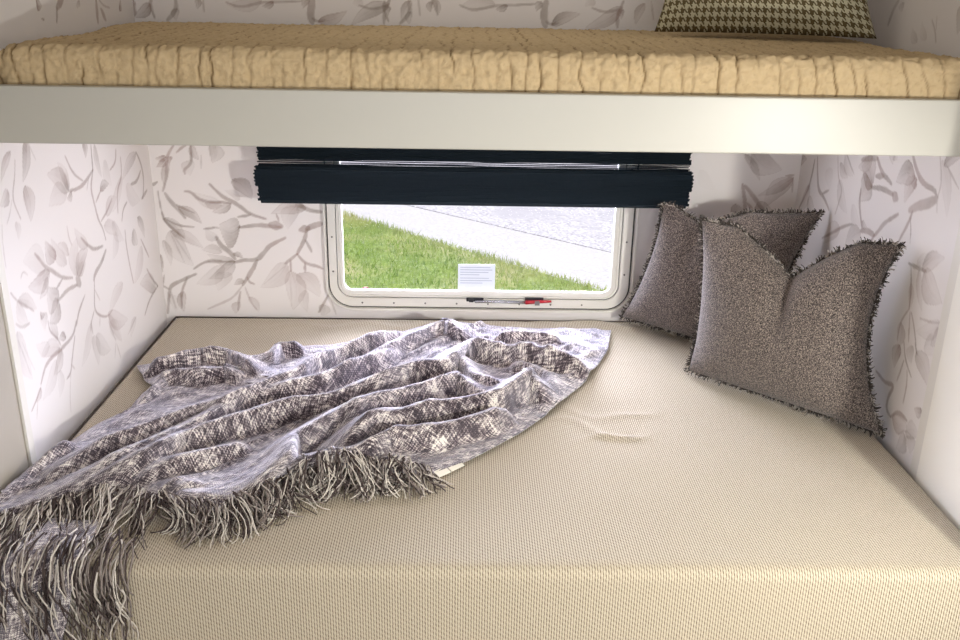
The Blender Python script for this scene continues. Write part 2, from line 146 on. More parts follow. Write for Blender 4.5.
# ------------------------------------------------------------------ dimensions (metres, floor z=0)
XL, XR, YB, YP = -.939, 1.010, 2.7505, 1.783     # alcove: left wall, right wall, window wall, front edge of the papered walls
ZB, ZU = .500, 1.378                              # tops of lower and upper beds
PAPER_PRINT = [['L','l',0.0092,0.38,[1.917,1.156,1.857,1.102]],['L','b',0.0012,0.62,[1.93,1.135,1.919,1.103,1.896,1.068,1.899,1.044,1.916,1.012]],['L','l',0.0144,0.5,[1.993,1.17,1.95,1.084]],['L','b',0.001,0.35,[1.998,1.17,2.008,1.142,2.024,1.118]],['L','l',0.0193,0.42,[1.956,1.075,1.958,0.995]],['L','l',0.0122,0.38,[1.881,1.082,1.838,1.059]],['L','b',0.0009,0.4,[1.891,1.059,1.872,1.032,1.854,1.017]],['L','l',0.0095,0.2,[1.893,1.012,1.893,0.973]],['L','b',0.0009,0.35,[1.834,1.02,1.824,0.981,1.821,0.933]],['L','b',0.0027,0.62,[2.168,1.018,2.232,1.011,2.283,1.023,2.324,1.038]],['L','b',0.0017,0.62,[2.173,1.1,2.203,1.052,2.255,1.024]],['L','b',0.0013,0.4,[2.294,1.028,2.271,0.998]],['L','l',0.0208,0.38,[2.168,1.018,2.067,1.078]],['L','l',0.014,0.25,[2.168,1.018,2.126,1.095]],['L','l',0.0106,0.2,[2.169,1.02,2.169,1.072]],['L','l',0.0208,0.22,[2.156,1.016,2.053,1.008]],['L','l',0.0085,0.5,[2.184,1.012,2.151,1.002]],['L','b',0.0022,0.62,[2.331,1.099,2.326,1.063,2.323,1.035,2.295,1.0,2.304,0.96,2.317,0.91,2.34,0.883,2.349,0.849]],['L','l',0.0111,0.5,[2.286,1.117,2.291,1.074]],['L','l',0.0115,0.3,[2.351,1.099,2.375,1.007]],['L','b',0.0018,0.62,[2.317,0.957,2.358,0.979]],['L','l',0.0109,0.5,[2.352,0.981,2.416,0.983]],['L','b',0.002,0.62,[2.336,0.903,2.388,0.92,2.425,0.943]],['L','l',0.0159,0.25,[2.37,0.91,2.46,0.938]],['L','l',0.016,0.22,[2.348,0.887,2.441,0.835]],['L','b',0.0026,0.62,[2.325,0.839,2.266,0.845,2.231,0.868,2.199,0.895]],['L','l',0.0147,0.25,[2.233,0.865,2.167,0.928]],['L','b',0.0014,0.4,[2.131,0.942,2.132,0.912,2.143,0.892]],['L','b',0.0033,0.62,[2.341,0.824,2.302,0.8,2.252,0.786,2.241,0.773]],['L','b',0.0018,0.62,[2.244,0.772,2.235,0.743,2.22,0.7,2.249,0.673,2.298,0.653,2.333,0.66]],['L','b',0.0015,0.62,[2.22,0.7,2.188,0.674,2.183,0.657]],['L','b',0.0013,0.4,[2.239,0.747,2.262,0.712]],['L','b',0.0013,0.4,[2.249,0.673,2.24,0.649]],['L','l',0.0187,0.5,[2.049,0.885,2.009,0.939]],['L','l',0.0156,0.24,[2.102,0.857,2.04,0.937]],['L','l',0.0105,0.3,[2.119,0.874,2.07,0.915]],['L','l',0.0185,0.45,[2.147,0.814,2.231,0.858]],['L','l',0.0236,0.24,[2.141,0.815,2.177,0.903]],['L','l',0.0111,0.3,[2.163,0.808,2.209,0.83]],['L','b',0.0077,0.55,[2.144,0.807,2.157,0.79]],['L','b',0.0027,0.62,[2.14,0.793,2.082,0.799,2.034,0.791]],['L','l',0.0257,0.4,[2.034,0.791,1.984,0.836]],['L','l',0.0206,0.5,[2.03,0.795,1.972,0.754]],['L','l',0.0067,0.5,[1.933,0.792,1.956,0.784]],['L','l',0.0135,0.2,[1.962,0.787,1.945,0.75]],['L','b',0.0029,0.62,[2.121,0.817,2.068,0.833,2.026,0.863,1.99,0.884,1.972,0.906,1.953,0.925]],['L','b',0.0021,0.62,[2.067,0.831,2.033,0.82]],['L','l',0.0182,0.4,[2.01,0.866,1.899,0.866]],['L','l',0.0262,0.16,[1.994,0.88,1.895,0.924]],['L','l',0.0101,0.35,[1.997,0.858,1.944,0.824]],['L','b',0.0011,0.4,[1.875,0.894,1.889,0.906,1.907,0.891]],['L','b',0.0016,0.5,[1.824,0.878,1.84,0.857,1.874,0.834,1.909,0.808]],['L','l',0.0129,0.3,[1.848,0.854,1.923,0.808]],['L','l',0.0144,0.2,[1.843,0.852,1.878,0.789]],['L','b',0.0018,0.35,[1.824,0.81,1.845,0.792,1.883,0.79]],['L','b',0.002,0.62,[2.177,0.755,2.13,0.729,2.105,0.7]],['L','b',0.0027,0.62,[2.109,0.711,2.081,0.683,2.015,0.678,1.958,0.679,1.919,0.673,1.888,0.643]],['L','b',0.0018,0.62,[2.089,0.68,2.053,0.627,2.04,0.604,2.015,0.599]],['L','b',0.0011,0.3,[2.04,0.604,2.018,0.556,2.01,0.515]],['L','b',0.0012,0.4,[2.047,0.624,2.064,0.604]],['L','b',0.0016,0.62,[2.01,0.686,2.0,0.707,1.967,0.737,1.965,0.764]],['L','l',0.0103,0.3,[2.0,0.707,1.969,0.76]],['L','l',0.0088,0.5,[2.041,0.693,2.005,0.705]],['L','l',0.0139,0.4,[2.012,0.677,1.953,0.634]],['L','l',0.0171,0.17,[1.979,0.663,1.885,0.605]],['L','l',0.014,0.15,[1.987,0.634,1.966,0.573]],['L','l',0.0225,0.2,[1.822,0.792,1.856,0.669]],['L','b',0.0009,0.3,[1.821,0.775,1.837,0.727,1.851,0.681]],['L','b',0.0009,0.25,[1.836,0.764,1.854,0.72,1.871,0.684]],['L','l',0.0171,0.28,[2.003,0.683,1.907,0.7]],['L','l',0.0134,0.18,[1.956,0.707,1.893,0.734]],['L','b',0.0015,0.62,[1.886,0.637,1.862,0.621,1.829,0.605]],['L','b',0.001,0.35,[1.863,0.616,1.845,0.578]],['L','l',0.0083,0.3,[1.885,0.635,1.853,0.615]],['L','b',0.0015,0.62,[2.19,0.679,2.192,0.645]],['L','l',0.015,0.18,[2.188,0.674,2.103,0.592]],['L','l',0.0173,0.22,[2.19,0.641,2.201,0.553]],['L','l',0.0196,0.22,[2.209,0.636,2.29,0.562]],['L','b',0.0012,0.4,[2.3,0.638,2.313,0.61,2.33,0.572]],['L','l',0.0162,0.17,[2.307,0.635,2.37,0.553]],['L','b',0.0012,0.4,[2.328,0.567,2.309,0.531]],['L','b',0.0013,0.4,[2.334,0.561,2.349,0.514]],['L','b',0.0017,0.62,[2.494,1.062,2.479,1.027,2.434,1.016]],['L','b',0.002,0.62,[2.52,1.035,2.513,0.982,2.466,0.956,2.454,0.896]],['L','l',0.0161,0.2,[2.513,0.982,2.383,0.905]],['L','l',0.0177,0.15,[2.402,1.049,2.435,0.974]],['L','b',0.0019,0.62,[2.528,0.909,2.493,0.897,2.475,0.868]],['L','b',0.0026,0.62,[2.662,0.97,2.623,0.946,2.574,0.949]],['L','l',0.0147,0.3,[2.641,1.025,2.51,0.972]],['L','b',0.0023,0.62,[2.642,1.028,2.672,0.991,2.683,0.942,2.657,0.891]],['L','b',0.0027,0.62,[2.648,0.892,2.698,0.906]],['L','l',0.0131,0.4,[2.595,0.85,2.637,0.776]],['L','l',0.0212,0.15,[2.535,0.953,2.631,0.891]],['L','l',0.0163,0.2,[2.404,0.883,2.473,0.815]],['L','b',0.0019,0.62,[2.489,0.839,2.485,0.792,2.494,0.734,2.506,0.68]],['L','b',0.002,0.62,[2.603,0.782,2.652,0.714]],['L','l',0.0194,0.2,[2.605,0.761,2.508,0.676]],['L','l',0.0171,0.4,[2.549,0.824,2.575,0.775]],['L','l',0.0161,0.17,[2.423,0.851,2.379,0.785]],['L','l',0.0162,0.2,[2.428,0.705,2.306,0.655]],['L','l',0.0204,0.3,[2.301,0.66,2.433,0.598]],['L','l',0.0162,0.2,[2.306,0.655,2.372,0.558]],['L','l',0.0223,0.35,[2.682,0.604,2.554,0.661]],['L','b',0.0023,0.62,[2.702,0.607,2.657,0.644,2.624,0.685]],['L','b',0.0021,0.62,[2.702,0.607,2.622,0.595,2.565,0.562]],['L','b',0.0016,0.3,[2.494,0.581,2.418,0.555]],['L','l',0.0128,0.2,[2.494,0.581,2.437,0.539]],['L','b',0.0009,0.3,[1.809,0.949,1.801,0.913]],['L','l',0.0099,0.7,[2.136,1.446,2.161,1.433]],['L','b',0.0053,0.7,[2.279,1.448,2.239,1.427]],['L','b',0.0024,0.7,[2.239,1.427,2.228,1.397]],['L','b',0.0047,0.7,[2.48,1.443,2.475,1.387]],['L','b',0.0045,0.65,[2.505,1.418,2.531,1.39]],['L','b',0.0015,0.5,[2.499,1.44,2.528,1.425,2.569,1.419]],['L','l',0.0109,0.4,[2.365,1.442,2.372,1.426]],['L','l',0.0067,0.7,[2.161,1.402,2.163,1.408]],['L','l',0.0122,0.7,[2.636,1.42,2.656,1.411]],['B','b',0.0024,0.62,[-0.86,1.037,-0.89,0.995,-0.893,0.938,-0.91,0.892]],['B','l',0.0074,0.55,[-0.89,0.995,-0.923,0.991]],['B','l',0.0083,0.6,[-0.894,0.989,-0.923,0.965]],['B','l',0.009,0.38,[-0.885,0.986,-0.903,0.901]],['B','l',0.006,0.5,[-0.875,0.998,-0.883,0.974]],['B','b',0.0022,0.62,[-0.828,1.031,-0.843,1.022,-0.858,1.009]],['B','b',0.0021,0.62,[-0.814,1.032,-0.815,0.996,-0.818,0.975,-0.842,0.957,-0.839,0.945]],['B','l',0.0095,0.4,[-0.813,1.032,-0.793,0.987]],['B','l',0.0149,0.2,[-0.817,0.987,-0.824,0.939]],['B','l',0.0178,0.38,[-0.745,1.038,-0.755,0.979]],['B','b',0.0013,0.3,[-0.786,1.002,-0.789,0.963]],['B','b',0.0023,0.62,[-0.925,0.919,-0.944,0.907]],['B','b',0.0015,0.62,[-0.925,0.892,-0.923,0.849,-0.916,0.803]],['B','b',0.0033,0.62,[-0.904,0.886,-0.894,0.865,-0.878,0.847,-0.851,0.81]],['B','l',0.0122,0.5,[-0.869,0.844,-0.801,0.792]],['B','b',0.0018,0.62,[-0.873,0.85,-0.823,0.826]],['B','b',0.0026,0.62,[-0.844,0.892,-0.827,0.892,-0.801,0.863,-0.741,0.859]],['B','l',0.0151,0.22,[-0.736,0.852,-0.823,0.89]],['B','l',0.0091,0.3,[-0.787,0.857,-0.73,0.849]],['B','b',0.0033,0.62,[-0.768,0.915,-0.732,0.876,-0.705,0.864,-0.679,0.846,-0.656,0.825,-0.606,0.81]],['B','b',0.0027,0.62,[-0.69,0.815,-0.652,0.822]],['B','b',0.0023,0.62,[-0.772,0.857,-0.741,0.861,-0.711,0.858]],['B','l',0.0106,0.45,[-0.708,0.858,-0.768,0.829]],['B','l',0.0091,0.2,[-0.68,0.868,-0.726,0.898]],['B','b',0.0024,0.62,[-0.919,0.827,-0.916,0.803,-0.894,0.778,-0.86,0.747]],['B','l',0.0122,0.4,[-0.915,0.809,-0.855,0.741]],['B','b',0.002,0.62,[-0.907,0.803,-0.869,0.784,-0.827,0.782]],['B','l',0.0246,0.24,[-0.901,0.771,-0.838,0.657]],['B','b',0.0011,0.35,[-0.896,0.753,-0.867,0.67]],['B','b',0.0011,0.3,[-0.89,0.753,-0.848,0.677]],['B','l',0.0138,0.3,[-0.898,0.768,-0.802,0.713]],['B','l',0.0155,0.55,[-0.948,0.698,-0.935,0.637]],['B','l',0.0093,0.25,[-0.925,0.74,-0.909,0.657]],['B','b',0.002,0.62,[-0.797,0.776,-0.766,0.78]],['B','l',0.0123,0.28,[-0.748,0.704,-0.809,0.709]],['B','b',0.0031,0.62,[-0.834,0.632,-0.857,0.621,-0.912,0.595,-0.921,0.581,-0.934,0.501]],['B','b',0.0022,0.62,[-0.863,0.618,-0.886,0.57,-0.888,0.519]],['B','l',0.011,0.4,[-0.879,0.575,-0.883,0.505]],['B','b',0.002,0.62,[-0.922,0.581,-0.942,0.593,-0.956,0.591]],['B','b',0.0014,0.62,[-0.94,0.594,-0.933,0.627]],['B','b',0.0014,0.35,[-0.917,0.572,-0.907,0.518]],['B','l',0.0126,0.15,[-0.921,0.565,-0.908,0.505]],['B','b',0.0014,0.3,[-0.939,0.545,-0.936,0.508]],['B','l',0.0367,0.5,[-0.687,0.782,-0.75,0.789]],['B','b',0.0011,0.5,[-0.751,0.78,-0.772,0.783]],['B','b',0.0034,0.62,[-0.69,0.782,-0.634,0.791,-0.598,0.788,-0.562,0.785]],['B','b',0.0084,0.6,[-0.592,0.793,-0.561,0.787]],['B','l',0.0167,0.42,[-0.482,0.846,-0.59,0.826]],['B','l',0.0198,0.25,[-0.512,0.852,-0.541,0.779]],['B','b',0.0015,0.62,[-0.574,0.826,-0.567,0.804]],['B','b',0.0033,0.62,[-0.512,0.855,-0.491,0.849,-0.471,0.837,-0.434,0.834]],['B','l',0.0091,0.4,[-0.482,0.846,-0.513,0.836]],['B','b',0.0069,0.62,[-0.501,0.777,-0.479,0.782]],['B','b',0.0049,0.62,[-0.483,0.78,-0.464,0.79,-0.436,0.798]],['B','b',0.0034,0.62,[-0.483,0.777,-0.494,0.74,-0.517,0.7]],['B','b',0.0026,0.62,[-0.517,0.7,-0.54,0.681,-0.556,0.668]],['B','b',0.0025,0.62,[-0.49,0.745,-0.479,0.726,-0.472,0.707]],['B','b',0.0025,0.62,[-0.517,0.7,-0.494,0.67,-0.454,0.661,-0.439,0.653]],['B','b',0.002,0.62,[-0.494,0.672,-0.495,0.642]],['B','b',0.0022,0.62,[-0.538,0.681,-0.539,0.645]],['B','l',0.0234,0.26,[-0.55,0.671,-0.635,0.591]],['B','b',0.0011,0.25,[-0.556,0.661,-0.625,0.601]],['B','l',0.0251,0.27,[-0.54,0.645,-0.539,0.516]],['B','b',0.0011,0.25,[-0.542,0.632,-0.542,0.53]],['B','l',0.0219,0.3,[-0.521,0.635,-0.452,0.561]],['B','l',0.0126,0.2,[-0.498,0.583,-0.495,0.51]],['B','b',0.0037,0.62,[-0.551,0.751,-0.577,0.738,-0.602,0.725,-0.622,0.699,-0.642,0.679,-0.679,0.679,-0.71,0.672]],['B','b',0.0036,0.62,[-0.642,0.679,-0.656,0.65,-0.675,0.622,-0.691,0.597]],['B','b',0.0019,0.62,[-0.676,0.624,-0.671,0.607,-0.656,0.601]],['B','l',0.0078,0.45,[-0.684,0.611,-0.719,0.597]],['B','b',0.004,0.62,[-0.709,0.682,-0.726,0.707,-0.749,0.723,-0.762,0.751]],['B','l',0.0068,0.5,[-0.714,0.698,-0.684,0.685]],['B','l',0.0155,0.4,[-0.71,0.675,-0.795,0.616]],['B','l',0.0124,0.3,[-0.71,0.672,-0.794,0.697]],['B','b',0.002,0.62,[-0.71,0.675,-0.75,0.671,-0.793,0.671]],['B','l',0.0187,0.22,[-0.745,0.659,-0.837,0.599]],['B','b',0.0023,0.62,[-0.839,0.648,-0.814,0.666,-0.781,0.678,-0.75,0.675]],['B','l',0.0187,0.2,[-0.725,0.636,-0.77,0.577]],['B','l',0.0123,0.2,[-0.757,0.742,-0.793,0.779]],['B','b',0.002,0.4,[-0.691,0.597,-0.725,0.554,-0.761,0.537,-0.807,0.516]],['B','b',0.0019,0.62,[-0.7,0.576,-0.707,0.548,-0.712,0.514]],['B','l',0.011,0.35,[-0.707,0.541,-0.72,0.501]],['B','b',0.0016,0.4,[-0.685,0.591,-0.67,0.541,-0.653,0.515]],['B','l',0.0095,0.25,[-0.675,0.558,-0.647,0.508]],['B','b',0.002,0.62,[-0.422,0.574,-0.446,0.532,-0.458,0.51]],['B','l',0.0142,0.35,[-0.444,0.537,-0.449,0.497]],['B','b',0.0016,0.4,[-0.418,0.551,-0.404,0.504]],['B','l',0.0181,0.45,[-0.7,0.929,-0.644,0.871]],['B','l',0.009,0.4,[0.837,1.029,0.892,0.948]],['B','l',0.027,0.4,[0.858,1.035,0.955,0.982]],['B','l',0.0121,0.4,[0.994,0.961,0.889,0.902]],['B','l',0.0213,0.34,[0.991,0.958,0.915,0.865]],['B','b',0.0018,0.6,[0.969,0.964,0.993,0.967]],['B','b',0.0017,0.5,[0.992,0.955,0.994,0.915]],['B','b',0.003,0.62,[0.84,0.938,0.853,0.889,0.861,0.823]],['B','b',0.0034,0.62,[0.848,0.932,0.866,0.914,0.902,0.871,0.93,0.837]],['B','l',0.0214,0.45,[0.891,0.88,0.956,0.834]],['B','b',0.002,0.62,[0.861,0.88,0.882,0.858]],['B','l',0.0153,0.4,[0.827,0.876,0.821,0.82]],['B','l',0.0151,0.05,[0.707,0.979,0.759,0.918]],['R','b',0.0029,0.62,[2.646,1.035,2.651,0.987,2.666,0.94,2.718,0.874]],['R','b',0.0033,0.62,[2.629,1.044,2.61,0.996,2.585,0.955,2.539,0.947,2.491,0.922]],['R','b',0.0021,0.62,[2.557,0.952,2.511,0.973]],['R','l',0.0112,0.6,[2.768,0.998,2.708,1.024]],['R','l',0.0179,0.35,[2.656,0.957,2.721,0.861]],['R','l',0.0219,0.35,[2.657,0.918,2.589,0.892]],['R','b',0.0019,0.45,[2.486,1.075,2.462,1.017,2.421,0.993,2.435,0.949,2.446,0.921]],['R','l',0.012,0.3,[2.464,1.057,2.398,1.03]],['R','l',0.018,0.22,[2.454,1.013,2.369,0.94]],['R','l',0.0209,0.1,[2.553,1.021,2.504,0.975]],['R','b',0.0025,0.62,[2.51,0.836,2.434,0.874,2.385,0.901,2.328,0.923]],['R','l',0.0207,0.3,[2.399,0.894,2.504,0.82]],['R','b',0.0017,0.4,[2.436,1.092,2.399,1.067,2.364,1.047]],['R','l',0.0158,0.22,[2.44,1.083,2.369,1.041]],['R','b',0.0043,0.62,[2.33,1.09,2.285,1.103,2.243,1.11]],['R','b',0.0035,0.62,[2.243,1.11,2.205,1.08,2.175,1.075,2.147,1.066]],['R','b',0.0042,0.62,[2.235,1.068,2.192,1.076]],['R','l',0.0152,0.4,[2.269,1.108,2.347,1.069]],['R','l',0.0302,0.5,[2.247,1.038,2.324,1.076]],['R','l',0.0302,0.5,[2.247,1.038,2.303,0.99]],['R','b',0.0036,0.62,[2.247,1.037,2.181,1.047,2.129,1.044]],['R','b',0.0068,0.6,[2.13,1.046,2.106,1.039]],['R','l',0.0224,0.48,[2.04,1.107,2.126,1.075]],['R','l',0.017,0.35,[2.034,1.103,2.069,1.038]],['R','b',0.0035,0.62,[2.071,1.153,2.039,1.12,1.998,1.097,1.947,1.097,1.935,1.089]],['R','l',0.0101,0.5,[2.029,1.102,2.052,1.086]],['R','b',0.0063,0.55,[2.037,1.029,2.002,1.047,1.937,1.071,1.93,1.083]],['R','b',0.0026,0.62,[2.022,1.031,2.03,1.003,2.05,0.97,2.064,0.945]],['R','b',0.0012,0.62,[2.029,1.015,2.014,0.989,2.008,0.96]],['R','b',0.0013,0.4,[1.949,1.17,1.92,1.12,1.926,1.078,1.916,1.052]],['R','l',0.0158,0.18,[1.937,1.161,1.872,1.052]],['R','b',0.0013,0.45,[1.907,1.152,1.879,1.135,1.848,1.118]],['R','l',0.0124,0.5,[1.925,1.153,1.861,1.183]],['R','l',0.0107,0.3,[2.181,1.134,2.156,1.11]],['R','l',0.0105,0.3,[2.151,1.139,2.14,1.124]],['R','b',0.0033,0.62,[2.088,1.007,2.146,0.974,2.17,0.948,2.192,0.927]],['R','b',0.0031,0.62,[2.193,0.929,2.205,0.9]],['R','b',0.0043,0.62,[2.193,0.929,2.229,0.93,2.269,0.921]],['R','b',0.0028,0.62,[2.266,0.928,2.307,0.984,2.308,1.02]],['R','l',0.0076,0.4,[2.272,0.945,2.237,0.936]],['R','l',0.0234,0.3,[2.268,0.917,2.35,0.841]],['R','l',0.0155,0.12,[2.347,0.969,2.279,0.93]],['R','b',0.0026,0.62,[1.997,0.915,1.961,0.917,1.915,0.922]],['R','l',0.0162,0.36,[1.933,0.919,1.849,0.971]],['R','l',0.0259,0.33,[1.924,0.922,1.826,0.879]],['R','l',0.0106,0.27,[1.946,0.917,1.899,0.833]],['R','l',0.0099,0.2,[1.962,0.919,1.902,0.96]],['R','b',0.0016,0.62,[1.983,0.911,1.962,0.858,1.957,0.819]],['R','l',0.0102,0.3,[1.97,0.877,1.956,0.817]],['R','b',0.0015,0.62,[1.957,0.819,1.985,0.78,1.985,0.733]],['R','b',0.0014,0.62,[1.95,0.814,1.941,0.779,1.932,0.749]],['R','b',0.0014,0.62,[1.943,0.815,1.921,0.791,1.897,0.755]],['R','l',0.0157,0.35,[1.982,0.778,1.978,0.715]],['R','l',0.0163,0.2,[1.814,0.838,1.909,0.784]],['R','b',0.0015,0.45,[1.814,0.838,1.858,0.824,1.902,0.817]],['R','l',0.0129,0.36,[1.814,0.827,1.839,0.776]],['R','b',0.001,0.3,[1.815,0.97,1.813,0.934]],['R','b',0.0017,0.62,[1.952,0.741,1.934,0.709,1.913,0.693,1.892,0.68]],['R','b',0.0015,0.62,[1.937,0.702,1.944,0.669,1.952,0.643]],['R','l',0.0157,0.5,[1.967,0.727,1.975,0.666]],['R','b',0.0014,0.62,[1.915,0.687,1.903,0.655,1.905,0.609]],['R','l',0.0198,0.36,[1.892,0.741,1.815,0.69]],['R','b',0.0018,0.62,[1.903,0.758,1.885,0.736]],['R','l',0.0135,0.3,[1.914,0.748,1.903,0.707]],['R','l',0.0195,0.2,[1.863,0.766,1.809,0.769]],['R','b',0.003,0.62,[2.059,0.623,2.022,0.617,2.0,0.617,1.958,0.63,1.978,0.59,1.977,0.559,1.949,0.552]],['R','b',0.0029,0.62,[1.949,0.552,1.918,0.582,1.873,0.579]],['R','l',0.0173,0.35,[1.942,0.555,1.869,0.571]],['R','l',0.01,0.5,[1.818,0.628,1.854,0.621]],['R','l',0.0168,0.28,[1.872,0.552,1.81,0.571]],['R','l',0.0173,0.35,[1.87,0.545,1.897,0.495]],['R','l',0.0168,0.28,[1.83,0.558,1.833,0.516]],['R','b',0.001,0.4,[1.9,0.53,1.874,0.556,1.839,0.558]],['R','b',0.0034,0.4,[2.268,1.476,2.291,1.453,2.305,1.419]],['R','l',0.0104,0.3,[2.245,1.472,2.242,1.45]],['R','b',0.0015,0.45,[2.09,1.438,2.068,1.418,2.055,1.394]],['R','b',0.001,0.4,[2.07,1.445,2.064,1.419]],['R','l',0.0102,0.2,[2.142,1.389,2.178,1.418]],['R','l',0.0099,0.15,[2.101,1.396,2.134,1.432]],['R','l',0.0154,0.5,[1.978,1.471,1.972,1.415]],['B','b',0.0113,0.7,[-0.951,1.446,-0.956,1.382]],['B','l',0.0127,0.55,[-0.892,1.428,-0.941,1.39]],['B','b',0.0023,0.6,[-0.887,1.442,-0.892,1.42,-0.882,1.388]],['B','b',0.0023,0.6,[-0.233,1.444,-0.236,1.422,-0.223,1.39]],['B','b',0.0031,0.5,[-0.82,1.443,-0.818,1.411,-0.848,1.383]],['B','b',0.0031,0.5,[-0.165,1.445,-0.16,1.413,-0.189,1.385]],['B','l',0.0085,0.4,[-0.817,1.416,-0.823,1.381]],['B','l',0.0085,0.4,[-0.16,1.418,-0.163,1.383]],['B','l',0.007,0.5,[-0.759,1.444,-0.761,1.414]],['B','l',0.0071,0.5,[-0.103,1.446,-0.103,1.416]],['B','b',0.0014,0.45,[-0.742,1.444,-0.742,1.407]],['B','b',0.0014,0.45,[-0.086,1.446,-0.084,1.409]],['B','l',0.0141,0.25,[-0.577,1.439,-0.679,1.429]],['B','l',0.0141,0.25,[0.08,1.441,-0.021,1.431]],['B','b',0.0021,0.5,[-0.678,1.434,-0.64,1.419,-0.577,1.436,-0.527,1.437,-0.468,1.44]],['B','b',0.0021,0.5,[-0.021,1.437,0.018,1.421,0.08,1.438,0.131,1.439,0.191,1.443]],['B','l',0.0073,0.55,[-0.544,1.437,-0.578,1.425]],['B','l',0.0074,0.55,[0.114,1.439,0.081,1.427]],['B','l',0.0085,0.5,[-0.445,1.446,-0.463,1.422]],['B','l',0.0085,0.5,[0.213,1.448,0.197,1.424]],['B','b',0.0057,0.6,[-0.434,1.449,-0.444,1.411,-0.439,1.382]],['B','b',0.0057,0.6,[0.224,1.451,0.217,1.414,0.224,1.384]],['B','l',0.0127,0.5,[-0.422,1.385,-0.339,1.416]],['B','l',0.0128,0.5,[0.241,1.387,0.322,1.418]],['B','b',0.002,0.5,[-0.439,1.395,-0.422,1.385,-0.402,1.391]],['B','b',0.002,0.5,[0.224,1.397,0.241,1.387,0.261,1.393]],['B','l',0.0156,0.42,[-0.22,1.436,-0.329,1.378]],['B','l',0.0156,0.42,[0.44,1.439,0.336,1.38]],['B','b',0.0021,0.5,[-0.305,1.432,-0.274,1.422,-0.246,1.425,-0.226,1.431]],['B','b',0.0021,0.5,[0.355,1.435,0.387,1.424,0.416,1.428,0.435,1.433]],['B','b',0.0028,0.55,[-0.235,1.42,-0.235,1.382]],['B','b',0.0028,0.55,[0.427,1.422,0.43,1.384]],['B','b',0.0023,0.6,[-0.217,1.453,-0.226,1.431,-0.235,1.415]],['B','b',0.0023,0.6,[0.442,1.455,0.435,1.433,0.428,1.417]],['B','l',0.0071,0.5,[-0.22,1.431,-0.224,1.404]],['B','l',0.0071,0.5,[0.441,1.433,0.44,1.406]],['B','l',0.0099,0.4,[-0.158,1.448,-0.184,1.389]],['B','l',0.0099,0.4,[0.502,1.45,0.481,1.391]],['B','b',0.0014,0.4,[-0.138,1.454,-0.133,1.406]],['B','b',0.0014,0.4,[0.521,1.456,0.531,1.408]],['B','l',0.0085,0.5,[-0.096,1.455,-0.082,1.407]],['B','l',0.0085,0.5,[0.564,1.457,0.583,1.409]],['B','l',0.0113,0.2,[-0.296,1.451,-0.324,1.437]],['B','l',0.0113,0.2,[0.363,1.454,0.335,1.44]]]
EDGE_T = [[-0.881,2.305],[-0.817,2.341],[-0.738,2.401],[-0.641,2.404],[-0.552,2.341],[-0.538,2.452],[-0.384,2.472],[-0.19,2.583],[-0.073,2.682],[0.112,2.635],[0.294,2.623],[0.448,2.611]]
EDGE_R = [[0.448,2.611],[0.417,2.456],[0.341,2.268],[0.249,2.091],[0.135,1.936],[0.018,1.804],[-0.064,1.737]]
EDGE_F = [[-0.064,1.728],[-0.12,1.719],[-0.193,1.709],[-0.284,1.683],[-0.348,1.635],[-0.397,1.56],[-0.457,1.504],[-0.534,1.509],[-0.623,1.55],[-0.696,1.542],[-0.756,1.5],[-0.807,1.447],[-0.874,1.4],[-0.934,1.361]]
EDGE_L = [[-0.881,2.305],[-0.792,2.139],[-0.815,2.023],[-0.859,1.947],[-0.903,1.806],[-0.929,1.63],[-0.976,1.494]]
